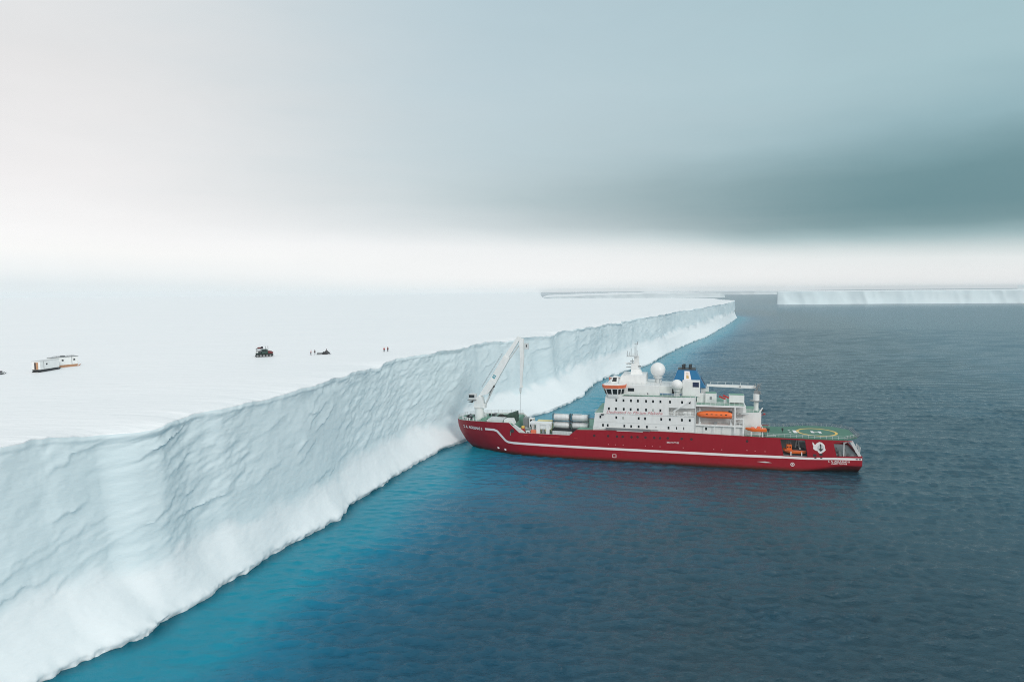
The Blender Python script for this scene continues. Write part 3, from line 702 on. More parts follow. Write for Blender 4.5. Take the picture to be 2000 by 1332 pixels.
# superstructure
WY = 10.3
su = MB()
su.pxz([(-28.7, 10.3), (-27.9, 16.5), (5.3, 16.5), (5.3, 10.3)], -WY, WY)
su.pxz([(-25.2, 16.502), (-24.3, 22.4), (-3.4, 22.5), (-3.4, 16.502)], -WY, WY)
su.pxz([(-3.4, 19.0), (5.3, 19.0), (5.3, 22.6), (-3.4, 22.5)], -WY, WY)
su.box(-3.4, 5.3, -6.8, 6.8, 16.502, 18.998)
so_ = su.build('superstructure', Mt['white'], ship, bevel=0.06)
tm = MB()
tm.box(-28.2, 5.25, -WY-0.06, -WY, 13.35, 13.45); tm.box(-28.2, 5.25, -WY-0.10, -WY, 16.2, 16.35)
tm.box(-28.6, 5.3, -WY-0.09, -WY, 10.9, 11.1)
tm.box(5.0, 5.3, -WY-0.12, -WY, 10.6, 22.55)
tm.build('ledge', Mt['white2'], so_)
MB().pxz([(-27.95, 16.52), (-25.3, 16.52), (-25.3, 16.56), (-27.95, 16.56)], -9.9, 9.9).build('roof_deck', Mt['gdeck'], so_)
rf = MB(); rf.box(-24.0, 5.2, -WY+0.1, WY-0.1, 22.61, 22.65); rf.build('roof_deck', Mt['gdeck'], so_)
def win(s, z, wv=0.62, hv=0.9, y=-WY, parent=None, m=None):
    fr = MB().box(s-wv/2, s+wv/2, y-0.045, y+0.02, z-hv/2, z+hv/2)
    return fr.build('window', m or Mt['glass'], parent or so_, bevel=0.05)
pale = mat('pale_window_pane', (0.45, 0.48, 0.46), 0.3)  # paler pane colour for a few cabin windows
for s in (-20.7, -18.3, -15.8, -13.5, -10.8, -8.5, -6.1, -3.0, 0.9, 3.3): win(s, 20.95)
for s in (-23.2, -20.8, -18.2, -15.9, -13.5, -10.8, -6.1): win(s, 18.0)
win(-8.5, 18.0, m=pale); win(-18.4, 15.0, m=pale)
for s in (-26.1, -20.7, -13.2, -11.1, -5.8, -3.0, 0.9, 3.4): win(s, 15.05)
for s, wv, hv in ((-25.2, .6, .9), (-23.6, .6, .9), (-18.0, .6, .85), (-15.7, .6, .85), (-13.2, .6, .85), (-10.5, .6, .85), (-7.5, .3, .35), (-3.4, .6, .9), (-0.8, .4, .9), (1.5, .3, .9)): win(s, 12.25, wv, hv)
MB().box(-25.9, -24.9, -WY-0.5, -WY, 15.75, 16.1).build('floodlight', Mt['dark'], so_)
hull_text('Dedicated to Miriam Makeba', -24.0, -5.4, 16.42, 16.55, 0.95, Mt['pink'], 'dedication', so_, yfun=lambda s, z: -WY-0.13, shear=0.35)
# small boat-deck recess with davit crane and canisters
rc = MB(); rc.rail([(-3.3, -WY+0.1, 16.5), (5.0, -WY+0.1, 16.5)], 1.0, 1.4, 0.035); rc.rail([(-3.5, -WY-0.4, 16.3), (5.0, -WY-0.4, 16.3)], 0.2, 3, 0.05, 1)
rc.build('railing', Mt['white'], ship)
dv = thing_ = bpy.data.objects.new('provision_crane', None); COL.objects.link(dv); dv.parent = ship
MB().lathe([(0.35, 0), (0.35, 1.1), (0.5, 1.15), (0.5, 1.5)], (-1.6, -9.4, 16.5), 12).build('pedestal', Mt['white'], dv, smooth=40)
MB().beam((-1.8, -9.9, 17.8), (3.4, -10.9, 21.4), 0.35, 0.5, 0.25).build('boom', Mt['white'], dv, bevel=0.03)
for s in (1.9, 3.3):
    q = thing('liferaft_canister', 'white liferaft canister on its cradle in the deck recess, %s' % ('nearer the bow' if s < 2 else 'next to the lifeboat bay'), 'liferaft', tuple(shipw(s, -9.2, 16.5)), SA, 'liferaft canisters in the recess')
    MB().lathe([(0.35, -0.65), (0.48, -0.55), (0.5, -0.05), (0.52, 0), (0.5, 0.05), (0.48, 0.55), (0.35, 0.65)], (0, 0, 0.75), 12, 'x').build('canister', Mt['white'], q, smooth=30)
    MB().box(-0.5, 0.5, -0.4, 0.4, 0, 0.35).build('cradle', Mt['white2'], q)

# bridge with wings
br = MB()
br.pxz([(-24.2, 22.6), (-24.6, 25.6), (-24.6, 26.0), (-6.5, 26.0), (-6.5, 22.6)], -8.6, 8.6)
br.pxz([(-6.49, 22.6), (-6.49, 25.7), (6.0, 25.7), (6.0, 22.6)], -6.4, 6.4)
bro = br.build('bridge', Mt['white'], ship, bevel=0.08)
bk = MB(); bk.box(-7, 5, -6.52, -6.4, 22.7, 23.2); bk.build('blue_band', Mt['blue'], bro)
for sg in (-1, 1):
    bot = [(-23.9, sg*7.5), (-23.9, sg*10.4), (-23.3, sg*10.9), (-20.2, sg*10.9), (-18.5, sg*9.5), (-18.5, sg*7.5)]
    topp = [(-25.1, sg*7.5), (-25.1, sg*10.9), (-24.3, sg*11.8), (-20.0, sg*11.8), (-17.8, sg*9.8), (-17.8, sg*7.5)]
    if sg > 0: bot = bot[::-1]; topp = topp[::-1]
    B3 = [(x, y, 22.0) for x, y in bot]; T3 = [(x, y, 25.1) for x, y in topp]
    wg = MB().loft(B3, T3).build('bridge_wing', Mt['white'], ship, bevel=0.04)
    sc = lambda p, k: (-21.4+(p[0]+21.4)*k, p[1]*(1+(k-1)*0.35))
    MB().loft([(*sc(p, 1.03), 25.12) for p in topp], [(*sc(p, 1.10), 26.2) for p in topp]).build('orange_band', Mt['orange2'], wg)
    MB().loft([(*sc(p, 1.0), 26.21) for p in topp], [(*sc(p, 0.98), 26.35) for p in topp]).build('wing_roof', Mt['white'], wg)
    k = len(bot)
    for i in range(k):
        j = (i+1) % k
        L_ = math.dist(bot[i], bot[j])
        if abs(bot[i][1]) < 7.6 and abs(bot[j][1]) < 7.6: continue
        nw = max(1, round(L_/1.25))
        for c in range(nw):
            MB().panel([B3[i], B3[j], T3[j], T3[i]], (c+0.12)/nw, (c+0.88)/nw, 0.36, 0.92, 0.03).build('window', Mt['glass'], wg)
for s0, s1 in ((-17.0, -14.9),): MB().box(s0, s1, -8.66, -8.58, 23.9, 25.0).build('window', Mt['glass'], bro)
MB().box(-10.6, -10.2, -8.66, -8.58, 23.1, 23.5).build('window', Mt['glass'], bro)
for y in np.linspace(-7.6, 7.6, 9): MB().panel([(-24.26, y-0.8+0.8, 22.9), (-24.26, y-0.8, 22.9), (-24.55, y-0.8, 25.4), (-24.55, y, 25.4)], 0.06, 0.94, 0.35, 0.95, 0.06).build('window', Mt['glass'], bro)
ed = MB(); ed.rail([(-24.3, -8.4, 26.0), (-6.6, -8.4, 26.0)], 1.0, 1.5, 0.03); ed.rail([(-6.4, -6.3, 25.7), (5.8, -6.3, 25.7)], 1.0, 1.5, 0.03)
ed.rail([(-17.5, -WY+0.1, 22.6), (5.1, -WY+0.1, 22.6)], 1.0, 1.5, 0.03)
ed.rail([(-28.0, -9.9, 16.5), (-25.3, -9.9, 16.5)], 1.0, 1.3, 0.03)
ed.build('railing', Mt['white2'], ship)
mi_ = MB(); mi_.pxz([(-20.5, 26.0), (-19.5, 28.9), (-11.3, 28.9), (-11.3, 26.0)], -5.5, 5.5); mo = mi_.build('wheelhouse_top', Mt['white'], ship, bevel=0.08)
ob = [(-23.2, -8.0, 26.0), (-20.6, -8.0, 26.0), (-20.6, -4.5, 26.0), (-23.2, -4.5, 26.0)]; ot = [(-22.2, -7.4, 28.6), (-20.6, -7.4, 28.6), (-20.6, -5, 28.6), (-22.2, -5, 28.6)]
lk = MB().loft(ob, ot).build('lookout_cab', Mt['white'], ship, bevel=0.04)
MB().panel([ob[0], ob[1], ot[1], ot[0]], 0.15, 0.85, 0.35, 0.9, 0.03).build('window', Mt['glass'], lk)
MB().panel([ob[3], ob[0], ot[0], ot[3]], 0.1, 0.9, 0.35, 0.9, 0.03).build('window', Mt['glass'], lk)
for s in (-18.7, -17.8): MB().box(s-0.2, s+0.2, -5.0, -4.5, 28.92, 29.6).build('searchlight', Mt['white2'], ship)
# main mast
ma = MB(); ma.loft([(-16.7, -1.9, 28.9), (-10.9, -1.9, 25.7), (-10.9, 1.9, 25.7), (-16.7, 1.9, 28.9)], [(-16.6, -1.3, 30.6), (-13.6, -1.3, 30.6), (-13.6, 1.3, 30.6), (-16.6, 1.3, 30.6)])
ma.box(-16.6, -13.9, -1.2, 1.2, 30.6, 32.6); ma.box(-15.6, -14.0, -0.7, 0.7, 32.6, 35.2)
mm_ = ma.build('mast', Mt['white'], ship, bevel=0.05)
MB().tube((-15.05, 0, 35.2), (-15.05, 0, 39.8), 0.11, 0.06).build('pole', Mt['grey'], mm_)
pf = MB(); pf.box(-18.2, -14.2, -1.6, 1.6, 34.9, 35.05); pf.rail([(-18.1, -1.5, 35.05), (-14.4, -1.5, 35.05)], 0.9, 0.9, 0.03); pf.build('platform', Mt['white2'], mm_)
for z in (32.1, 31.1): MB().box(-18.4, -16.6, -1.4, 1.4, z, z+0.12).build('platform', Mt['white2'], mm_)
for s, y, z0, z1 in ((-17.8, -1.3, 35, 36.9), (-16.8, 0.8, 35, 37.6), (-16.2, -1, 32.6, 34.2), (-17.3, 1.2, 35, 36.4), (-14.6, -0.8, 35, 37.2), (-15.5, 1.0, 35, 38.2)): MB().tube((s, y, z0), (s, y, z1), 0.08).build('antenna', Mt['grey'], mm_)
MB().tube((-15.6, 0, 39.2), (-14.4, 0, 39.2), 0.07).build('yard', Mt['grey'], mm_); MB().tube((-14.5, 0, 39.0), (-14.5, 0, 40.2), 0.09).build('wind_sensor', Mt['grey'], mm_)
MB().box(-16.9, -15.6, -1.6, -1.2, 33.2, 33.5).build('mast_lamp', Mt['grey'], mm_); MB().box(-14.1, -13.2, -1.4, -1.1, 31.4, 31.9).build('mast_lamp', Mt['grey'], mm_)
rd = MB(); rd.box(-18.9, -16.5, -0.15, 0.15, 32.5, 32.75); rd.tube((-17.6, 0, 32.2), (-17.6, 0, 32.5), 0.2); rd.build('radar_scanner', Mt['white'], mm_)
for c, r_, zb_, parts in (((-7.5, 0, 30.4), 2.55, 25.7, 1), ((-0.85, -7.6, 26.3), 1.85, 22.6, 0)):
    rm = MB().ball(c, r_, 32, 18); rmo = rm.build('radome', Mt['white'], ship, smooth=60)
    pdm = MB().lathe([(r_*0.55, 0), (r_*0.55, 0.25), (r_*0.34, 0.3), (r_*0.34, c[2]-r_-zb_-0.35), (r_*0.62, c[2]-r_-zb_-0.2), (r_*0.62, c[2]-r_-zb_+0.15), (r_*0.5, c[2]-r_-zb_+0.2), (r_*0.5, c[2]-r_-zb_+0.5)], (c[0], c[1], zb_), 20)
    for a in range(4): pdm.tube((c[0]+r_*0.6*math.cos(a*1.57+.7), c[1]+r_*0.6*math.sin(a*1.57+.7), zb_), (c[0]+r_*0.4*math.cos(a*1.57+.7), c[1]+r_*0.4*math.sin(a*1.57+.7), c[2]-r_*0.9), 0.09)
    pdm.build('pedestal', Mt['white2'], rmo, smooth=35)
# funnel
fb = [(-3.0, -4.2, 25.0), (8.6, -4.2, 25.0), (8.6, 4.2, 25.0), (-3.0, 4.2, 25.0)]; ft = [(-0.7, -2.9, 31.0), (5.2, -2.9, 31.0), (5.2, 2.9, 31.0), (-0.7, 2.9, 31.0)]
fu = MB().loft(fb, ft).build('funnel', Mt['blue'], ship, bevel=0.15)
fc = MB().loft([(-0.75, -2.95, 30.75), (5.3, -2.95, 30.75), (5.3, 2.95, 30.75), (-0.75, 2.95, 30.75)], [(-0.65, -2.85, 31.15), (5.1, -2.85, 31.15), (5.1, 2.85, 31.15), (-0.65, 2.85, 31.15)]).build('rim', Mt['dark'], fu)
for s, y in ((0.9, -1.2), (1.3, 1.2), (3.2, -1.2), (3.4, 1.0)): MB().tube((s, y, 31.1), (s+0.1, y, 32.5), 0.42, 0.42, 12).build('exhaust_pipe', Mt['dark'], fu, smooth=40)
fq = [fb[0], fb[1], ft[1], ft[0]]
cre = MB().panel(fq, 0.37, 0.63, 0.40, 0.92, 0.08).build('crest', Mt['mark'], fu, bevel=0.3)
MB().panel(fq, 0.45, 0.55, 0.50, 0.70, 0.11).build('shield', Mt['gold'], cre, bevel=0.2)
MB().panel(fq, 0.44, 0.56, 0.76, 0.81, 0.11).build('crown_bar', Mt['gold'], cre)
MB().panel([fb[1], fb[2], ft[2], ft[1]], 0.15, 0.85, 0.1, 0.5, 0.06).build('grille', Mt['navy'], fu)
cs = MB().box(0.9, 6.6, -7.2, -4.0, 22.6, 27.7).build('casing', Mt['white'], fu, bevel=0.06)
MB().box(4.2, 6.2, -7.26, -7.18, 25.7, 27.3).build('grille', Mt['navy'], cs)
MB().box(-2.5, -1.8, -6.5, -6.43, 23.0, 24.8).build('door', Mt['dark'], bro)

# lifeboat bay and aft blocks
by = MB()
by.box(5.3, 17.9, -WY, 6, 13.35, 13.85); by.box(5.3, 20.6, -WY, 6, 19.75, 20.35)
by.box(5.3, 20.5, -6.6, 6, 13.86, 19.74)
by.box(5.3, 20.4, -9.4, 9, 10.3, 13.34)
for s, z0, z1 in ((17.6, 10.3, 19.74), (20.2, 10.3, 16.3)): by.box(s-0.22, s+0.22, -WY-0.02, -WY+0.42, z0, z1)
by.box(17.82, 20.0, -WY, -WY+0.4, 15.9, 16.3); by.box(17.91, 20.3, -WY+0.01, -8, 13.36, 13.84)
for s in (8.2, 11.2, 14.2): by.box(s-0.1, s+0.1, -WY+0.05, -WY+0.25, 10.3, 13.34)
byo = by.build('boat_deck', Mt['white'], ship, bevel=0.04)
wd = MB(); wd.box(5.5, 20.3, -6.63, -6.61, 13.9, 19.7); wd.build('back_wall', Mt['white2'], byo)
for s in (8.6,): win(s, 12.3, 0.7, 0.9, -9.4, byo)
gd = MB(); gd.box(5.4, 20.5, -WY+0.15, 5.8, 20.36, 20.40); gd.build('roof_deck', Mt['gdeck'], byo)
for s in (6.6, 16.4):
    dvm = MB()
    dvm.box(s-0.18, s+0.18, -8.6, -8.2, 13.86, 19.7); dvm.beam((s-0.15, 0, 19.4), (s+0.15, 0, 19.4), 0.4, 0.3)
    dvm.tube((s, -8.4, 19.3), (s, -9.6, 19.3), 0.15); dvm.tube((s, -9.5, 19.3), (s, -9.5, 17.9), 0.05)
    dvm.box(s-0.35, s+0.35, -9.7, -8.2, 13.86, 14.6); dvm.tube((s-0.2, -9.3, 13.9), (s-0.2, -9.3, 16.3), 0.14)
    dvm.build('davit', Mt['white2'], ship)
MB().box(11.0, 12.2, -9.0, -8.2, 13.86, 14.7).build('davit_winch', Mt['grey'], ship, bevel=0.08)
ah = MB()
ah.box(20.6, 26.0, -6.2, 6.2, 10.3, 17.7); ah.box(17.9, 21.2, -6.3, 6.0, 13.86, 19.74)
aho = ah.build('deckhouse', Mt['white'], ship, bevel=0.05)
MB().box(21.3, 25.9, -6.1, 6.1, 17.71, 17.76).build('roof_deck', Mt['gdeck'], aho)
rl = MB(); rl.rail([(21.3, -6.0, 17.7), (25.9, -6.0, 17.7)], 1.0, 1.2, 0.035); rl.rail([(5.5, -WY+0.2, 20.4), (20.3, -WY+0.2, 20.4)], 1.0, 1.5, 0.03); rl.rail([(18, -WY+0.15, 13.85), (20.1, -WY+0.15, 13.85)], 1, 1, 0.035); rl.rail([(-28.6, -10.55, 10.7), (30, -10.7, 10.6)], 0.9, 2.4, 0.03, 2)
rl.build('railing', Mt['white'], ship)
st_ = MB()
for k in range(5): st_.box(18.3, 19.9, -8.6, -7.6, 14.5+k*0.9, 14.6+k*0.9)
st_.box(19.4, 22.0, -8.5, -6.4, 17.3, 17.5)
st_.build('stair', Mt['white2'], ship)
for nm, bx_, m_ in (('deck_cabin', (8.3, 11.9, -6.6, -3, 20.42, 23.6), 'white'), ('deck_locker', (5.6, 8.2, -5.8, -3, 20.42, 23.3), 'white'), ('deck_cabin', (15.9, 20.6, -6.8, -3, 20.8, 23.3), 'white')):
    o_ = MB().box(*bx_).build(nm, Mt[m_], ship, bevel=0.06)
    if nm == 'deck_cabin': MB().box(bx_[0]+0.1, bx_[1]-0.1, bx_[2]+0.1, bx_[3]-0.1, bx_[5]+0.002, bx_[5]+0.1).build('roof', Mt['gdeck'], o_)
    if bx_[0] == 8.3: MB().box(9.7, 10.4, -6.66, -6.58, 21.6, 22.6).build('window', Mt['grey'], o_)
vt = MB(); vt.box(6.9, 9.5, -3.0, 0, 20.4, 25.2)
for k in range(5): vt.box(6.8, 8.4, -3.06, -3.0, 23.6+k*0.3, 23.72+k*0.3)
vt.build('ventilator_house', Mt['white2'], ship, bevel=0.04)
ex = bpy.data.objects.new('small_deck_crane', None); COL.objects.link(ex); ex.parent = ship
MB().box(14.2, 15.2, -5.6, -4.6, 20.42, 22.0).build('pedestal', Mt['white2'], ex, bevel=0.05)
eb = MB(); eb.beam((12.6, -5.1, 23.3), (14.6, -5.1, 22.5), 0.5, 0.5); eb.beam((13.8, -5.1, 23.7), (15.6, -5.1, 22.9), 0.5, 0.55); eb.v = [(x, y-5.1, z) for x, y, z in eb.v]
eb.build('boom', Mt['red'], ex, bevel=0.05)
# aft crane
ac = bpy.data.objects.new('aft_crane', None); COL.objects.link(ac); ac.parent = ship
MB().lathe([(0.75, 0), (0.75, 3.3), (1.0, 3.35), (1.0, 5.4), (0.8, 5.6)], (24.7, -2, 17.7), 16).build('pedestal', Mt['white'], ac, smooth=35)
MB().lathe([(2.1, 0), (2.1, 0.15)], (24.7, -2, 20.95), 20).build('platform', Mt['grey'], ac)
hd = MB(); hd.box(23.9, 26.0, -2.6, -1.4, 23.3, 24.3); hd.beam((24.6, -2, 24.0), (25.3, -2, 26.6), 0.5, 0.6); hd.v = [(x, y-2 if abs(y) < 1 else y, z) for x, y, z in hd.v]
random.seed(3)
for k in range(26):
    a = Vector((23.6+2.6*random.random(), -3+2*random.random(), 23.4+3.2*random.random())); hd.tube(a, a+Vector((random.uniform(-.9, .9), random.uniform(-.5, .5), random.uniform(-.9, .9))), 0.09, n=5)
hd.build('winch_head', Mt['grey'], ac)
bmx = MB(); bmx.beam((8.8, 0, 25.75), (24.5, 0, 25.5), 0.8, 0.7, 1.0); bmx.v = [(x, y-2, z) for x, y, z in bmx.v]
for s in (10, 12.4, 14.8, 17.2, 19.6, 22): bmx.tube((s, -2.3, 26.1), (s, -2.3, 27.0), 0.05)
bmx.tube((10, -2.3, 26.95), (22, -2.3, 26.95), 0.03)
bmx.build('boom', Mt['white'], ac)
MB().lathe([(0.28, -0.05), (0.28, 0.05)], (19.5, -2.43, 25.6), 12, 'y').build('logo_disc', Mt['grey'], ac)

# helideck
hp = [(27.0, -10.85), (50.2, -10.85), (54.7, -6.2), (54.7, 6.2), (50.2, 10.6), (41.0, 10.4), (34.5, 6.7), (27.0, 6.5)]
hel = MB().pxy(hp, 10.62, 10.92).build('helideck', Mt['hdeck'], ship)
rgm = MB(); nn = 64; vs = []
for i in range(nn):
    a = 2*math.pi*i/nn
    for r_ in (5.5, 6.3): vs.append((43.8+r_*math.cos(a), -0.4+r_*math.sin(a), 10.935))
rgm.add(vs, [(2*i, 2*i+1, (2*i+3) % (2*nn), (2*i+2) % (2*nn)) for i in range(nn)]); rgm.build('landing_circle', Mt['yellow'], hel)
hh_ = MB(); 
for s in (42.45, 44.75): hh_.box(s-0.45, s+0.45, -1.9, 1.1, 10.932, 10.94)
hh_.box(42.91, 44.29, -0.65, -0.15, 10.932, 10.94); hh_.build('landing_letter', Mt['mark'], hel)
tp = MB()
for s, y, a, c in ((35.4, -2.6, .35, .5), (35.4, 0.6, .35, .5), (38.0, -1.0, .3, .5), (37.0, -1, .55, 2.2)): tp.box(s-a, s+a, y-c, y+c, 10.93, 10.94)
tp.build('deck_marking', Mt['mark'], hel)
nt_ = MB()
def netline(pts, out, n0=1.5):
    for a, c in zip(pts, pts[1:]):
        a = Vector((*a, 10.9)); c = Vector((*c, 10.9)); d = (c-a); L = d.length; d.normalize(); o_ = Vector((d.y, -d.x, 0))*out
        k = max(1, round(L/n0))
        for i in range(k+1):
            p = a.lerp(c, i/k); nt_.tube(p, p+o_*0.9+Vector((0, 0, 0.9)), 0.04, n=5)
        for q in (0.33, 0.66, 1.0): nt_.tube(a+(o_*0.9+Vector((0, 0, 0.9)))*q, c+(o_*0.9+Vector((0, 0, 0.9)))*q, 0.03, n=4)
        for i in range(int(L/0.5)):
            p = a.lerp(c, (i+.5)*0.5/L); nt_.tube(p, p+o_*0.9+Vector((0, 0, 0.9)), 0.015, n=3)
netline(hp[:0:-1], -1)
nt_.build('safety_net', Mt['grey'], hel)
rr_ = MB(); rr_.rail([(27.5, -10.8, 10.92), (50.2, -10.8, 10.92), (54.4, -6.3, 10.92)], 1.0, 1.75, 0.035, 2); rr_.build('railing', Mt['white2'], hel)
for s, y, h_ in ((33.0, -2.5, 1.3), (28.5, -4.5, 1.6)):
    fmn = MB().tube((s, y, 10.92), (s, y, 10.92+h_*0.6), 0.09); fmn.lathe([(0.15, 0), (0.32, 0.15), (0.32, 0.7), (0.1, 0.8)], (s, y, 10.9+h_*0.45), 10)
    fmn.build('fire_monitor', Mt['dark'], hel, smooth=40)
for s, y, z in ((26.6, -5.5, 18.4), (27.0, -5.5, 17.3), (28.0, -8.5, 12.6)):
    vv = MB().tube((25.9, y, z-0.8), (s, y, z), 0.07); vv.box(s-0.3, s+0.3, y-0.3, y+0.3, z-0.3, z+0.15); vv.build('floodlight', Mt['dark'] if z > 18 or z < 13 else Mt['red'], ship)
fl = MB(); fl.beam((25.4, 0, 17.6), (26.4, 0, 19.3), 0.4, 0.5, 0.3); fl.v = [(x, y-5.8, z) for x, y, z in fl.v]; fl.build('light_bracket', Mt['white'], ship)
# stern frame
sf = MB()
for sg in (-1, 1):
    for p, q, h0, h1 in (((52.3, 0, 10.3), (54.9, 0, 5.6), 0.9, 0.8), ((47.6, 0, 10.0), (52.6, 0, 10.35), 0.35, 0.35)):
        g = MB().beam(p, q, 0.5, h0, h1); sf.add([(x, y+sg*9.9, z) for x, y, z in g.v], g.f)
    sf.box(50.0, 50.3, sg*10.3-0.15, sg*10.3+0.15, 4.96, 10.3)
sf.box(46.0, 46.2, -9.9, 9.9, 5, 10.5)
sfo = sf.build('stern_frame', Mt['white2'], ship, bevel=0.03)
random.seed(11)
for k in range(10):
    s = 48.5+5.5*random.random(); y = -9.4+4*random.random(); MB().box(s-0.35, s+0.35, y-0.3, y+0.3, 4.96, 5.6+1.6*random.random()).build('mooring_winch', Mt['grey'], ship, bevel=0.05)
for k in range(7):
    s = 54.6+0.5*random.random(); MB().tube((s, -9+k*1.0, 5.6), (s+0.3, -9+k*1.0, 8.4), 0.1).build('stern_post', Mt['white2'], ship)
gk = MB(); gk.beam((36.3, 0, 5.2), (37.1, 0, 10.2), 0.3, 0.35); gk.beam((38.0, 0, 5.2), (37.2, 0, 10.2), 0.3, 0.35); gk.box(36.6, 37.8, -.15, .15, 7.4, 7.6); gk.v = [(x, y-6.2, z) for x, y, z in gk.v]
gk.box(37.3, 40.2, -7.4, -5.3, 8.9, 10.1)
gk.build('launch_frame', Mt['white2'], ship)

# foredeck: bulwark rail, housings, cargo crane
fr_ = MB()
rp = [(s, hb(s, sheer(s))-0.2, sheer(s)) for s in (-58.5, -63, -68, -72, -75, -77, -79, -80.2)]
fr_.rail(rp+[(-80.6, 0, 11.2)]+[(s, -wv, z) for s, wv, z in rp[::-1][:3]], 1.0, 1.5, 0.035, 3); fr_.build('railing', Mt['white2'], ship)
for s, y in ((-77, -1.6), (-77, 1.6), (-75.2, -3.4), (-75, 3)):
    wn = MB(); wn.lathe([(0.7, -0.9), (0.7, -0.8), (0.4, -0.78), (0.4, 0.78), (0.7, 0.8), (0.7, 0.9)], (s, y, 11.2), 12, 'y'); wn.box(s-0.9, s+0.9, y-0.4, y+0.4, 10.42, 11.2); wn.build('anchor_winch', Mt['dark'], ship)
for s, y in ((-78.4, -2.6), (-77.4, -4.2), (-75.6, -5.6), (-71.5, -7.4), (-67, -8.3), (-76.6, -4.6), (-74.6, -6.0), (-73.0, -6.4)): MB().lathe([(0.35, 0), (0.3, 0.1), (0.3, 0.8), (0.4, 0.85), (0.4, 1.0)], (s, y, 10.99), 10).build('bollard', Mt['white2'], ship, smooth=40)
fh = MB(); fh.box(-67.4, -61.8, -6.8, -1, 10.41, 12.0); fh.build('hatch_housing', Mt['white2'], ship, bevel=0.1)
fh = MB(); fh.box(-69.9, -68.0, -7.0, -4, 10.41, 12.1); fh.build('hatch_housing', Mt['gdeck'], ship, bevel=0.1)
fh = MB().pxz([(-61.4, 10.41), (-61.0, 12.2), (-58.3, 12.2), (-57.5, 10.41)], -7.5, -3.5).build('hatch_housing', Mt['white'], ship, bevel=0.08)
cr = bpy.data.objects.new('cargo_crane', None); COL.objects.link(cr); cr.parent = ship
MB().lathe([(1.68, 0), (1.68, 4.6), (1.75, 4.65), (1.75, 4.9)], (-71.8, -3, 10.41), 28).build('pedestal', Mt['white'], cr, smooth=35)
hs = MB(); hs.pxz([(-73.5, 15.4), (-73.3, 18.7), (-71.5, 20.0), (-70.2, 19.2), (-69.6, 15.4)], -4.3, -1.7); hs.box(-70.6, -69.2, -4.2, -1.8, 15.35, 17.0)
hs.build('slewing_house', Mt['white'], cr, bevel=0.08)
cbm = MB(); cbm.loft([(-75.3, -4.8, 18.6), (-72.6, -4.8, 18.6), (-72.6, -2.8, 18.6), (-75.3, -2.8, 18.6)], [(-75.3, -4.7, 20.7), (-72.6, -4.7, 20.7), (-72.6, -2.9, 20.7), (-74.6, -2.9, 20.7)])
cb = cbm.build('cab', Mt['white2'], cr, bevel=0.08)
MB().box(-75.1, -73.0, -4.86, -4.78, 19.3, 20.3).build('window', Mt['glass'], cb)
MB().box(-75.6, -72.4, -5.2, -2.6, 18.3, 18.5).build('platform', Mt['grey'], cb)
MB().pxz([(-75.7, 17.6), (-74.0, 17.3), (-73.6, 18.1)], -4.2, -3.4).build('floodlight', Mt['dark'], cb)
bo = MB()
for y in (0,):
    bo.pxz([(-71.9, 19.4), (-69.9, 22.6), (-66.9, 26.5), (-64.9, 24.9), (-68.2, 20.6)], -3.9, -2.1)
    bo.beam((-66.2, 0, 25.5), (-60.9, 0, 34.4), 1.5, 2.6, 2.4); bo.v[-8:] = [(x, y_-3, z) for x, y_, z in bo.v[-8:]]
    bo.beam((-61.2, 0, 34.2), (-56.2, 0, 41.6), 1.2, 1.75, 1.3); bo.v[-8:] = [(x, y_-3, z) for x, y_, z in bo.v[-8:]]
boo = bo.build('boom', Mt['white'], cr, bevel=0.06)
lg = MB(); q = Vector((-66.0, 0, 26.6)); dd_ = Vector((0.512, 0, 0.859)); n__ = Vector((-0.859, 0, 0.512))
a = [q+dd_*x+n__*y for x, y in ((0, -0.5), (1.2, -0.5), (1.2, 0.5), (0, 0.5))]
lg.loft([p+Vector((0, -3.76, 0)) for p in a], [p+Vector((0, -3.83, 0)) for p in a]); lgo = lg.build('logo', Mt['teal'], boo)
a = [q+dd_*x+n__*y for x, y in ((0.45, -0.25), (0.85, -0.25), (0.85, 0.25), (0.45, 0.25))]
MB().loft([p+Vector((0, -3.84, 0)) for p in a], [p+Vector((0, -3.87, 0)) for p in a]).build('logo_mark', Mt['mark'], lgo)
cyl = MB(); cyl.tube((-68.9, -3.6, 17.4), (-66.2, -3.6, 23.0), 0.24); cyl.tube((-68.9, -2.4, 17.4), (-66.2, -2.4, 23.0), 0.24); cyl.tube((-69.4, -3, 16.2), (-66.9, -3, 22.0), 0.3)
cyl.build('luffing_cylinder', Mt['white2'], cr); cy2 = MB().tube((-66.3, -3.6, 22.6), (-65.6, -3.6, 24.3), 0.14); cy2.tube((-66.3, -2.4, 22.6), (-65.6, -2.4, 24.3), 0.14); cy2.tube((-67.6, -4.0, 20.2), (-65.7, -4.0, 24.0), 0.08); cy2.build('piston_rod', Mt['dark'], cr)
jc = MB().tube((-60.0, -3, 33.6), (-56.5, -3, 38.4), 0.2); jc.build('jib_cylinder', Mt['white2'], cr)
lad = MB(); 
for o2 in (1.45, 1.75):
    lad.tube(Vector((-69.4, -3, 22.4))+n__*o2*0.9, Vector((-61.6, -3, 34.6))+n__*o2*0.9, 0.04, n=4)
for k in range(14):
    p = Vector((-69.4, -3, 22.4)).lerp(Vector((-61.6, -3, 34.6)), k/13); lad.tube(p+n__*1.25, p+n__*1.6, 0.04, n=4)
lad.build('walkway', Mt['grey'], cr)
jb = MB(); jb.loft([(-56.1, -3.25, 24.0), (-55.4, -3.25, 24.0), (-55.4, -2.75, 24.0), (-56.1, -2.75, 24.0)], [(-56.0, -3.6, 34), (-54.6, -3.6, 34), (-54.6, -2.4, 34), (-56.0, -2.4, 34)])
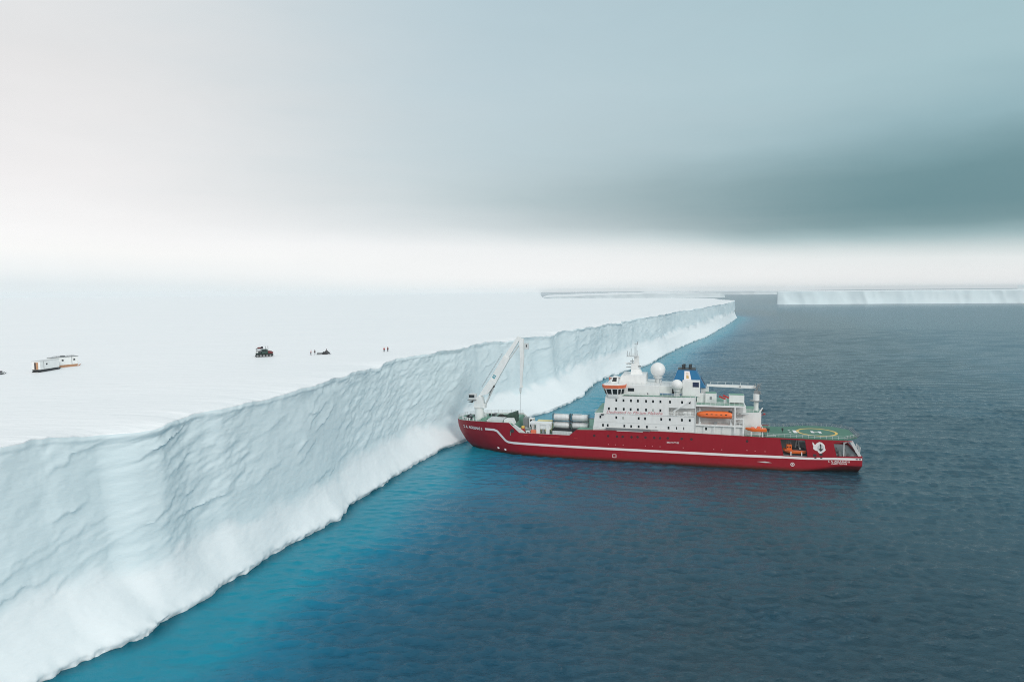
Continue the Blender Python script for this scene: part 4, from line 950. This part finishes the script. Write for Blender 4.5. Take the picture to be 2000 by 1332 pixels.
jb.loft([(-56.0, -3.6, 34.002), (-54.6, -3.6, 34.002), (-54.6, -2.4, 34.002), (-56.0, -2.4, 34.002)], [(-56.3, -3.5, 41.2), (-54.7, -3.5, 41.0), (-54.7, -2.5, 41.0), (-56.3, -2.5, 41.2)])
jb.box(-56.2, -55.1, -3.4, -2.6, 23.2, 24.1)
jbo = jb.build('jib', Mt['white'], cr, bevel=0.05)
bx2 = MB(); bx2.box(-54.4, -52.9, -3.3, -2.7, 37.2, 39.4); bx2.build('winch_bracket', Mt['white2'], jbo)
MB().box(-53.8, -53.4, -3.36, -3.3, 38.0, 38.8).build('sheave', Mt['dark'], jbo)
hk = MB().tube((-56.0, -3, 13.4), (-56.0, -3, 22.2), 0.055, n=6); hk.build('hook_cable', Mt['cable'], cr)
hk = MB().box(-56.35, -55.7, -3.3, -2.7, 22.0, 23.2); hk.lathe([(0.05, -0.9), (0.3, -0.6), (0.3, 0)], (-56.0, -3, 22.0), 10); hk.build('hook_block', Mt['white2'], cr)

# white gantry over the cargo deck
gn = MB(); gn.box(-51.3, -43.6, -9.0, -6.2, 11.2, 11.9); gn.box(-48.9, -47.6, -9.0, -7.8, 7.2, 11.2); gn.box(-45.4, -44.2, -9.0, -7.8, 7.2, 11.2); gn.box(-47.5, -43.8, -8.8, -6.4, 9.6, 11.15)
gn.lathe([(0.75, 0), (0.75, 0.8)], (-50.4, -7.6, 10.4), 14); gn.tube((-50.4, -7.6, 7.2), (-50.4, -7.6, 10.4), 0.25)
gn.build('cargo_gantry', Mt['white'], ship, bevel=0.05)
gb = MB(); gb.box(-46.9, -46.0, -8.7, -7.9, 7.3, 9.5); gb.build('gantry_locker', Mt['grey'], ship)
wb = MB(); wb.box(-42.9, -36.0, -9.9, -9.6, 7.2, 9.4)
for s in np.arange(-42.7, -36, 0.55): wb.box(s, s+0.2, -10.05, -9.9, 7.2, 9.4)
wb.build('cargo_fence', Mt['white2'], ship)
rc2 = MB()
for k in range(4): rc2.tube((-22.5+k*4, -WY-0.2, 11.3), (-18.6+k*4, -WY-0.2, 11.3), 0.1)
rc2.box(-24.0, -9.5, -WY-0.75, -WY-0.15, 10.8, 11.55)
for k in range(44): rc2.box(-23.9+k*0.33, -23.78+k*0.33, -WY-0.85, -WY-0.75, 10.8, 11.6)
rc2.build('gangway', Mt['grey'], ship)
MB().box(-20.5, -11.8, -10.99, -10.86, 10.55, 10.78).build('gangway_sill', Mt['mark'], ship)
random.seed(21)
for k in range(30):
    s = -56.8+13*random.random(); y = -7+9*random.random(); a = 0.2+0.5*random.random()
    MB().box(s-a, s+a, y-a*.7, y+a*.7, 7.21, 7.6+1.6*random.random()).build('deck_vent', Mt[random.choice(['white2', 'white2', 'grey', 'gdeck'])], ship, bevel=0.05)
for k in range(26):
    s = -77+18*random.random(); y = -4+10*random.random(); a = 0.2+0.4*random.random()
    if abs(s+71.8) < 2.4 and abs(y+3) < 2.6: continue
    MB().box(s-a, s+a, y-a, y+a, 10.99, 11.4+0.9*random.random()).build('deck_vent', Mt[random.choice(['white2', 'grey', 'dark'])], ship, bevel=0.05)
sl_ = MB(); sl_.pxz([(-57.4, 10.3), (-54.3, 7.3), (-52.2, 7.3), (-52.2, 7.6), (-56.8, 10.9)], -9.9, -8.5); sl_.build('deck_ramp', Mt['white2'], ship)

# ------------------------------------------------------------------ things carried by the ship
def shipthing(name, label, cat, s, wv, z, group=None, rz=0): return thing(name, label, cat, tuple(shipw(s, wv, z)), SA+rz, group)
lb = shipthing('lifeboat', 'large enclosed orange lifeboat hanging in the white boat bay', 'lifeboat', 11.3, -9.3, 15.9)
def boat_loft(secs):
    mb = MB(); n = len(secs[0][1]); vs = []
    for x, ring in secs: vs += [(x, y, z) for y, z in ring]
    fs = [(i*n+j, i*n+(j+1) % n, (i+1)*n+(j+1) % n, (i+1)*n+j) for i in range(len(secs)-1) for j in range(n)]
    fs = [f[::-1] for f in fs]
    mb.add(vs, fs+[tuple(range(n)), tuple(range(len(secs)*n-1, (len(secs)-1)*n-1, -1))]); return mb
def lbring(wv, z0, z1): return [(0, z0), (wv*0.6, z0+0.12), (wv*0.95, z0+0.7), (wv, z0+1.0), (wv*0.94, z1-0.55), (wv*0.7, z1-0.1), (0, z1), (-wv*0.7, z1-0.1), (-wv*0.94, z1-0.55), (-wv, z0+1.0), (-wv*0.95, z0+0.7), (-wv*0.6, z0+0.12)]
secs = [(-5.6, lbring(0.25, 0.7, 1.6)), (-5.0, lbring(0.7, 0.4, 1.9)), (-4.0, lbring(1.2, 0.1, 2.15)), (-2.5, lbring(1.5, 0, 2.3)), (0, lbring(1.55, 0, 2.35)), (3.2, lbring(1.5, 0, 2.35)), (4.9, lbring(1.4, 0.05, 2.3)), (5.4, lbring(1.25, 0.1, 2.1))]
boat_loft(secs).build('boat_hull', Mt['orange'], lb, smooth=50)
MB().box(-4.4, 5.2, -1.63, -1.5, 0.82, 0.95).build('rubbing_strake', Mt['orange2'], lb); 
for s in (-2.5, -1, 0.5, 2, 3.5): MB().box(s-0.3, s+0.3, -1.53, -1.42, 1.35, 1.6).build('window', Mt['dark'], lb)
MB().box(4.3, 5.5, -1.0, 1.0, 2.0, 2.45).build('hatch', Mt['dark'], lb, bevel=0.08)
rb = shipthing('rescue_boat', 'small open orange rescue boat on white cradle legs beside the helideck', 'rescue boat', 24.2, -9.4, 10.3)
def rbring(wv, z0, z1): return [(0, z0), (wv*0.7, z0+0.15), (wv, z1-0.15), (wv*0.95, z1), (wv*0.6, z1), (0, z1-0.1), (-wv*0.6, z1), (-wv*0.95, z1), (-wv, z1-0.15), (-wv*0.7, z0+0.15)]
boat_loft([(-3.3, rbring(0.15, 2.4, 2.95)), (-2.5, rbring(0.7, 2.0, 2.95)), (-1.0, rbring(1.05, 1.75, 2.9)), (1.5, rbring(1.1, 1.7, 2.85)), (3.2, rbring(1.0, 1.75, 2.85))]).build('boat_hull', Mt['orange'], rb, smooth=50)
MB().box(0.3, 1.3, -0.35, 0.35, 2.85, 3.5).build('console', Mt['orange2'], rb, bevel=0.08)
MB().box(-1.6, -0.6, -0.6, 0.6, 2.85, 3.15).build('seat', Mt['orange2'], rb, bevel=0.08)
MB().lathe([(0.22, 0), (0.25, 0.5), (0.1, 0.7)], (3.3, 0, 2.5), 8).build('outboard_motor', Mt['dark'], rb)
for s in (-1.5, 2.0): MB().box(s-0.13, s+0.13, -0.5, 0.5, 0, 1.9).build('cradle_leg', Mt['white'], rb)
hb_ = MB().beam((-0.2, 0, 2.9), (0.9, 0, 5.2), 0.2, 0.2); hb_.beam((2.0, 0, 2.9), (1.0, 0, 5.2), 0.2, 0.2); hb_.build('lifting_frame', Mt['white'], rb)
wk = shipthing('workboat', 'orange workboat with square wheelhouse stowed in the dark side recess', 'workboat', 35.9, -8.6, 4.96)
def wbring(wv, z0, z1): return [(0, z0), (wv*0.75, z0+0.25), (wv, z0+0.8), (wv*1.02, z1), (-wv*1.02, z1), (-wv, z0+0.8), (-wv*0.75, z0+0.25)]
boat_loft([(-3.3, wbring(0.2, 1.1, 2.0)), (-2.4, wbring(0.8, 0.6, 1.85)), (-1.0, wbring(1.2, 0.3, 1.7)), (1.5, wbring(1.25, 0.3, 1.65)), (3.3, wbring(1.15, 0.5, 1.65))]).build('boat_hull', Mt['orange'], wk, smooth=40)
whs = MB().box(-2.4, -0.8, -0.8, 0.8, 1.7, 3.3).build('wheelhouse', Mt['orange'], wk, bevel=0.08)
for s in (-2.0, -1.3): MB().box(s-0.18, s+0.18, -0.86, -0.8, 2.3, 2.8).build('window', Mt['glass'], whs)
MB().box(-0.5, 3.1, -1.1, 1.1, 1.7, 2.0).build('deck_cargo', Mt['dark'], wk, bevel=0.05)
MB().ball((1.6, -0.7, 2.15), 0.25, 10, 8).build('fender', Mt['mark'], wk, smooth=60)
MB().box(-3.0, 3.3, -1.32, -1.2, 1.4, 1.62).build('rubbing_strake', Mt['orange2'], wk)
for s in (-1.1, 2.1): MB().box(s-0.14, s+0.14, -1.35, -1.1, 0, 1.2).build('cradle_post', Mt['mark'], wk)
MB().box(-1.2, 2.2, -0.9, 0.9, 0, 0.3).build('cradle_base', Mt['dark'], wk)
ms_ = MB()
for s in (-2.2, -1.6, -1.0): ms_.tube((s, 0.3, 3.3), (s, 0.3, 4.7), 0.04)
ms_.build('antenna', Mt['white2'], wk)

# tank containers: two stacks of two
def tank(s, z, label, first=None):
    o = shipthing('tank_container', label, 'tank container', s, -4.5, z, 'steel tank containers on the cargo deck')
    if first:
        for ch in first.children:
            c = ch.copy(); COL.objects.link(c); c.parent = o
        return o
    MB().lathe([(0.4, -2.85), (1.0, -2.7), (1.18, -2.4), (1.18, 2.4), (1.0, 2.7), (0.4, 2.85)], (0, 0, 1.35), 24, 'x').build('tank', Mt['steel'], o, smooth=40)
    f = MB()
    for x in (-3.0, 3.0):
        for y in (-1.2, 1.2): f.box(x-0.08, x+0.08, y-0.08, y+0.08, 0, 2.6)
        f.box(x-0.08, x+0.08, -1.12, 1.12, 0, 0.16); f.box(x-0.08, x+0.08, -1.12, 1.12, 2.44, 2.6)
        f.tube((x, -1.15, 0.1), (x, 1.15, 2.5), 0.05, n=5)
    for y in (-1.2, 1.2): f.box(-2.9, 2.9, y-0.07, y+0.07, 0.0, 0.22)
    f.build('frame', Mt['dark'], o)
    bb = MB()
    for x in (-1.6, 0, 1.6): bb.lathe([(1.2, -0.05), (1.2, 0.05)], (x, 0, 1.35), 24, 'x')
    bb.build('band', Mt['white2'], o, smooth=40)
    MB().box(-2.6, 0.6, -0.5, 0.5, 2.5, 2.58).build('walkway', Mt['white2'], o)
    return o
t0 = tank(-40.6, 9.2, 'silver tank container nearer the bow, lower of its stack')
tank(-40.6, 11.95, 'silver tank container nearer the bow, upper of its stack', t0)
tank(-34.0, 9.2, 'silver tank container nearer the bridge, lower of its stack', t0)
tank(-34.0, 11.95, 'silver tank container nearer the bridge, upper of its stack', t0)
hp_ = MB(); hp_.box(-43.8, -30.8, -5.9, -3.1, 7.2, 9.15); hp_.build('cargo_hatch', Mt['dark'], ship)
tarp = shipthing('tarp_cargo', 'tall dark green tarpaulin covered cargo block on the foredeck', 'covered cargo', -59.5, -1.0, 10.41)
MB().loft([(-2.0, -1.8, 0), (1.9, -1.8, 0), (1.9, 1.8, 0), (-2.0, 1.8, 0)], [(-1.9, -1.6, 2.6), (1.8, -1.5, 3.9), (1.8, 1.6, 3.9), (-1.9, 1.6, 2.7)]).build('tarpaulin', Mt['tarp'], tarp, bevel=0.25)
MB().box(-1.7, 1.7, -1.5, 1.5, -0.02, 0.1).build('pallet', Mt['dark'], tarp)
nh = MB().ball((0, 0, 0), 1.0, 22, 10, 2.9, 1.8, 1.75); rr3 = random.Random(4)
nh.v = [(x*(0.9+0.25*rr3.random()), y*(0.9+0.2*rr3.random()), max(0, z*(0.75+0.5*rr3.random()))) for x, y, z in nh.v]
no = nh.build('net_heap', Mt['net'], loc=tuple(shipw(-63.6, -0.5, 10.8))); no.rotation_euler = (0, 0, SA); tag(no, 'dark heaped cargo netting between the crane and the green tarpaulin', 'cargo net')
def crate(name, label, cat, s, wv, z, sx, sy, szz, m_, door=None, group=None):
    o = shipthing(name, label, cat, s, wv, z, group)
    MB().box(-sx/2, sx/2, -sy/2, sy/2, 0.1, szz).build('body', Mt[m_], o, bevel=0.06)
    f = MB(); 
    for x in (-sx/2, sx/2):
        for y in (-sy/2, sy/2): f.box(x-0.07, x+0.07, y-0.07, y+0.07, 0, szz+0.04)
    f.build('corner_posts', Mt[m_ if m_ != 'white' else 'white2'], o)
    if door: MB().box(*door).build('door', Mt['dark'], o)
    return o
crate('cargo_container', 'pale yellow flat topped container in front of the tanks', 'container', -47.4, -1.0, 7.21, 5.2, 2.4, 4.1, 'cream')
crate('cargo_container', 'grey upright container with dark door on the cargo deck', 'container', -55.0, 1.5, 7.21, 1.7, 2.2, 4.4, 'grey')
crate('cargo_container', 'small white container with black door beside the grey one', 'container', -52.9, 1.4, 7.21, 1.7, 2.2, 4.3, 'white', (-0.4, 0.4, -1.16, -1.08, 0.6, 3.9))
crate('cargo_crate', 'square red crate against the bulwark below the gantry', 'crate', -49.8, -8.8, 7.21, 1.7, 1.4, 2.0, 'orange2')
crate('cargo_crate', 'little white crate with dark front next to the red crate', 'crate', -51.8, -8.8, 7.21, 1.2, 1.2, 1.6, 'white', (-0.35, 0.35, -0.66, -0.58, 0.3, 1.3))
wi = shipthing('deck_winch', 'red deck winch with yellow top at the ramp of the foredeck', 'winch', -54.0, -7.6, 7.21)
MB().box(-0.9, 0.9, -0.7, 0.7, 0, 0.9).build('base', Mt['red'], wi, bevel=0.06)
MB().lathe([(0.75, -0.7), (0.75, -0.6), (0.4, -0.58), (0.4, 0.58), (0.75, 0.6), (0.75, 0.7)], (0, 0, 1.5), 14, 'x').build('drum', Mt['red'], wi)
MB().box(-0.5, 0.5, -0.4, 0.4, 2.2, 3.0).build('hood', Mt['yellow'], wi, bevel=0.08)
MB().tube((0, 0, 0.9), (0, 0, 2.3), 0.2).build('post', Mt['red'], wi)

# ------------------------------------------------------------------ people, vehicle, cabins on the snow
def skin_part(name, verts, edges, radii, matl, parent):
    me = bpy.data.meshes.new(name); me.from_pydata(verts, edges, []); o = bpy.data.objects.new(name, me); COL.objects.link(o); o.parent = parent
    me.materials.append(matl)
    o.modifiers.new('skin', 'SKIN')
    for i, r_ in enumerate(radii):
        sv = me.skin_vertices[0].data[i]; sv.radius = (r_, r_) if not isinstance(r_, tuple) else r_; sv.use_root = (i == 0)
    ss = o.modifiers.new('subd', 'SUBSURF'); ss.levels = 1; ss.render_levels = 1
    return o
def person(x, y, rz, jacket, label, group, lean=0.0, arms=0.12, stride=0.12, z=None):
    p = thing('person', label, 'person', (x, y, snow_z(x, y) if z is None else z), rz, group)
    L = lean
    # pelvis first; x is forward
    V_ = [(0, 0, .95), (.02+L*.3, 0, 1.2), (.02+L*.6, 0, 1.42), (.03+L*.75, 0, 1.55), (.04+L*.85, 0, 1.68), (.05+L*.9, 0, 1.8),
          (L*.6, .2, 1.42), (.02+L*.6, .26, 1.14), (arms+L*.8, .25, .9), (arms+.05+L*.8, .25, .8),
          (L*.6, -.2, 1.42), (.02+L*.6, -.26, 1.14), (arms+L*.8, -.25, .9), (arms+.05+L*.8, -.25, .8),
          (stride*.5, .1, .9), (stride*.6, .11, .5), (stride, .11, .08), (stride+.16, .12, .04),
          (-stride*.5, -.1, .9), (-stride*.5, -.11, .5), (-stride, -.11, .08), (-stride+.16, -.12, .04)]
    E_ = [(0, 1), (1, 2), (2, 3), (3, 4), (4, 5), (2, 6), (6, 7), (7, 8), (8, 9), (2, 10), (10, 11), (11, 12), (12, 13), (0, 14), (14, 15), (15, 16), (16, 17), (0, 18), (18, 19), (19, 20), (20, 21)]
    R_ = [.13, .13, .15, .055, .1, .07, .06, .05, .04, .035, .06, .05, .04, .035, .09, .065, .05, .04, .09, .065, .05, .04]
    skin_part('body', V_, E_, R_, Mt['skin'], p)
    ij = [0, 1, 2, 6, 7, 8, 10, 11, 12]; mp = {k: i for i, k in enumerate(ij)}
    skin_part('jacket', [V_[k] for k in ij], [(mp[a], mp[c]) for a, c in E_ if a in mp and c in mp], [.19, .19, .21, .1, .085, .075, .1, .085, .075], jacket, p)
    it = [0, 14, 15, 16, 17, 18, 19, 20, 21]; mp = {k: i for i, k in enumerate(it)}
    skin_part('trousers', [V_[k] for k in it], [(mp[a], mp[c]) for a, c in E_ if a in mp and c in mp], [.17, .13, .1, .085, .06, .13, .1, .085, .06], Mt['darkj'], p)
    MB().ball((V_[4][0]-.02, 0, V_[4][2]+.06), .14, 12, 8).build('hood', jacket, p, smooth=60)
    return p
person(-50.2, 266.8, R(-60), Mt['redj'], 'person in bright red jacket standing on open snow above the wall, left of a pair', 'people out on the snow')
person(-48.9, 267.6, R(100), Mt['dredj'], 'person in darker red jacket standing on open snow, right of a pair', 'people out on the snow')
person(-74.3, 251.0, R(30), Mt['redj'], 'person in red standing at the left end of the snowmobile group', 'people out on the snow', lean=0.1)
person(-72.9, 251.4, R(-120), Mt['darkj'], 'person in dark clothes standing just left of the low sledge', 'people out on the snow', arms=0.25)
sx_, sy_ = -69.0, 252.8
smz = snow_z(sx_, sy_)
person(sx_-0.2, sy_, R(5), Mt['darkj'], 'person in dark clothes riding on the snowmobile', 'people out on the snow', lean=0.35, arms=0.5, stride=0.25, z=smz+0.25)
sm_ = thing('snowmobile', 'dark snowmobile carrying one rider on the snow', 'snowmobile', (sx_, sy_, smz), R(8))
MB().pxz([(-1.4, 0.3), (-1.4, 0.75), (-0.2, 0.85), (0.5, 1.0), (1.0, 0.8), (1.3, 0.4), (1.2, 0.25)], -0.38, 0.38).build('chassis', Mt['dark'], sm_, bevel=0.08)
MB().box(-1.3, 0.1, -0.22, 0.22, 0.76, 0.98).build('seat', Mt['rubber'], sm_, bevel=0.06)
MB().box(-1.5, 0.4, -0.25, 0.25, 0.0, 0.3).build('track', Mt['rubber'], sm_, bevel=0.1)
for y in (-0.45, 0.45): MB().pxz([(0.4, 0), (1.4, 0), (1.7, 0.25), (1.6, 0.25), (1.35, 0.06), (0.4, 0.06)], y-0.08, y+0.08).build('ski', Mt['dark'], sm_)
MB().pxz([(0.5, 1.0), (0.75, 0.95), (0.45, 1.4), (0.4, 1.4)], -0.3, 0.3).build('windscreen', Mt['glass'], sm_)
hbm = MB().tube((0.2, -0.4, 1.15), (0.2, 0.4, 1.15), 0.03); hbm.tube((0.4, 0, 0.9), (0.2, 0, 1.15), 0.04); hbm.build('handlebar', Mt['dark'], sm_)
sg_ = thing('cargo_sledge', 'low dark loaded sledge behind the snowmobile', 'sledge', (-71.2, 252.4, snow_z(-71.2, 252.4)), R(8))
for y in (-0.4, 0.4): MB().pxz([(-1.3, 0), (1.2, 0), (1.5, 0.3), (1.4, 0.3), (1.15, 0.08), (-1.3, 0.08)], y-0.05, y+0.05).build('runner', Mt['dark'], sg_)
MB().box(-1.3, 1.2, -0.45, 0.45, 0.22, 0.32).build('bed', Mt['dark'], sg_); MB().box(-1.1, 0.3, -0.4, 0.4, 0.33, 0.75).build('load', Mt['grey'], sg_, bevel=0.08); MB().box(0.4, 1.0, -0.35, 0.35, 0.33, 0.62).build('load', Mt['dark'], sg_, bevel=0.08)
sg2 = thing('cargo_sledge', 'dark flat sledge on the snow cut by the left edge of the view', 'sledge', (-152.0, 200.5, snow_z(-152, 200.5)), R(10))
for y in (-0.8, 0.8): MB().pxz([(-2.4, 0), (1.5, 0), (2.0, 0.4), (1.8, 0.4), (1.4, 0.12), (-2.4, 0.12)], y-0.08, y+0.08).build('runner', Mt['dark'], sg2)
MB().box(-2.4, 1.5, -0.9, 0.9, 0.35, 0.55).build('bed', Mt['grey'], sg2); MB().box(-2.2, 0.9, -0.8, 0.8, 0.56, 0.9).build('load', Mt['dark'], sg2, bevel=0.08)

vz = snow_z(-89.6, 246)
vh = thing('tracked_vehicle', 'dark green tracked snow vehicle with dark red bonnet and loaded roof rack on the snow', 'vehicle', (-89.6, 246.0, vz), R(14))
for y in (-1.15, 1.15):
    tk = MB().pxz([(-3.0, 0.35), (-2.7, 0.05), (2.5, 0.05), (3.0, 0.5), (2.9, 0.85), (2.5, 1.0), (-2.8, 0.95), (-3.05, 0.7)], y-0.4, y+0.4).build('track', Mt['rubber'], vh, bevel=0.06)
    for s in (-2.2, -1.1, 0, 1.1, 2.2): MB().lathe([(0.34, -0.03), (0.34, 0.03)], (s, y+math.copysign(0.42, y), 0.5), 14, 'y').build('road_wheel', Mt['grey'], tk)
MB().box(-2.9, 2.8, -0.74, 0.74, 0.6, 1.2).build('chassis', Mt['green'], vh, bevel=0.05)
MB().pxz([(1.3, 1.2), (1.3, 2.2), (2.4, 2.0), (3.0, 1.6), (3.0, 1.2)], -0.95, 0.95).build('bonnet', Mt['maroon'], vh, bevel=0.08)
vcb = MB().pxz([(-0.9, 1.2), (-0.9, 2.75), (0.8, 2.75), (1.28, 2.1), (1.28, 1.2)], -1.1, 1.1).build('cab', Mt['green'], vh, bevel=0.1)
for x0, x1 in ((-0.75, 0.0), (0.12, 0.75)): MB().box(x0, x1, -1.15, -1.08, 1.95, 2.55).build('window', Mt['glass'], vcb)
MB().panel([(1.32, -1.0, 2.05), (1.32, 1.0, 2.05), (0.84, 1.0, 2.7), (0.84, -1.0, 2.7)], 0.05, 0.95, 0.1, 0.95, 0.03).build('windscreen', Mt['glass'], vcb)
MB().box(-2.95, -1.0, -1.3, 1.3, 1.21, 1.45).build('load_bed', Mt['green'], vh, bevel=0.04)
for x, m_ in ((-2.4, 'white2'), (-1.5, 'dark')): MB().box(x-0.4, x+0.4, -1.1, 1.0, 1.46, 2.05).build('load', Mt[m_], vh, bevel=0.06)
rk = MB(); 
for x in (-2.7, -1.1):
    for y in (-1.1, 1.1): rk.tube((x, y, 1.45), (x, y, 3.0), 0.05)
for z in (2.3, 3.0):
    for y in (-1.1, 1.1): rk.tube((-2.7, y, z), (-1.1, y, z), 0.05)
rk.box(-2.75, -0.4, -1.1, 1.1, 3.0, 3.08); rk.build('roof_rack', Mt['dark'], vh)
MB().box(-2.3, -1.2, -0.8, 0.7, 3.09, 3.5).build('rack_load', Mt['maroon'], vh, bevel=0.1); MB().box(-1.1, -0.5, -0.7, 0.7, 3.09, 3.7).build('rack_load', Mt['darkj'], vh, bevel=0.1)
for x, y in ((0.6, -0.9), (1.2, 0.6)): MB().tube((x, y, 2.0), (x, y, 3.9), 0.07).build('exhaust_stack', Mt['dark'], vh)

def caravan(x, y, rz, label, length, sections, dooron, skirt):
    c = thing('sledge_cabin', label, 'cabin', (x, y, snow_z(x, y)), rz, 'cabins on sledges')
    L = length/2; Wd = 1.35; z0, z1 = 0.75, 3.2
    bd = MB().box(-L, L, -Wd, Wd, z0, z1).build('body', Mt['white'], c, bevel=0.07)
    MB().box(-L-0.08, L+0.08, -Wd-0.1, Wd+0.1, z1+0.003, z1+0.12).build('roof', Mt['white2'] if dooron else Mt['grey'], c, bevel=0.03)
    for s in sections: MB().box(s-0.06, s+0.06, -Wd-0.04, -Wd, z0, z1).build('panel_joint', Mt['grey'], bd)
    if dooron:
        d_ = MB().box(-L-0.06, -L, -0.75, 0.45, z0+0.05, z1-0.3).build('door', Mt['rust'], bd); MB().box(-L-0.08, -L-0.05, -0.05, 0.40, z0+0.1, z1-0.35).build('door_leaf', Mt['dark'], d_)
        wl_ = (-L+2.7,)
    else: wl_ = (-L+1.4, -L+3.2, L-1.2)
    for s in wl_: MB().box(s-0.28, s+0.28, -Wd-0.05, -Wd, z0+1.25, z0+1.75).build('window', Mt['glass'], bd)
    MB().box(-L+0.1, L-0.1, -Wd+0.1, Wd-0.1, 0.42, z0-0.003).build('sledge_frame', Mt[skirt], c)
    for yy in (-0.95, 0.95):
        MB().pxz([(-L-0.2, 0.0), (L+0.3, 0.0), (L+1.0, 0.55), (L+0.75, 0.55), (L+0.2, 0.2), (L-0.4, 0.42), (-L+0.4, 0.42), (-L-0.2, 0.25)], yy-0.18, yy+0.18).build('runner', Mt[skirt], c)
    if not dooron:
        rk = MB()
        for s in np.arange(-L+0.6, L-0.3, 1.1): rk.tube((s, -0.9, z1+0.1), (s, -0.9, z1+0.5), 0.04)
        rk.tube((-L+0.6, -0.9, z1+0.5), (L-1.0, -0.9, z1+0.45), 0.04); rk.box(-0.6, 0.4, -0.6, 0.5, z1+0.125, z1+0.5); rk.build('roof_rack', Mt['grey'], c)
    return c
caravan(-142.3, 207.2, R(86.5), 'white cabin on black sledge runners with orange door at its end, nearer the left edge', 8.0, (-2.5,), True, 'dark')
caravan(-143.2, 216.6, R(60), 'white cabin on orange sledge with dark roof edge, behind and right of the other cabin', 7.9, (2.0,), False, 'rust')

# ------------------------------------------------------------------ the air
hz = MB().box(-13000, 14000, -3000, 13500, -4, 92).build('haze', bpy.data.materials.new('haze_air')); hz['kind'] = 'stuff'
hm = hz.data.materials[0]; hm.use_nodes = True; ht = hm.node_tree; ht.nodes.clear()
pv = ht.nodes.new('ShaderNodeVolumePrincipled'); pv.inputs['Density'].default_value = 0.000065; pv.inputs['Color'].default_value = (0.92, 0.96, 0.98, 1)
ho_ = ht.nodes.new('ShaderNodeOutputMaterial'); ht.links.new(pv.outputs[0], ho_.inputs['Volume'])
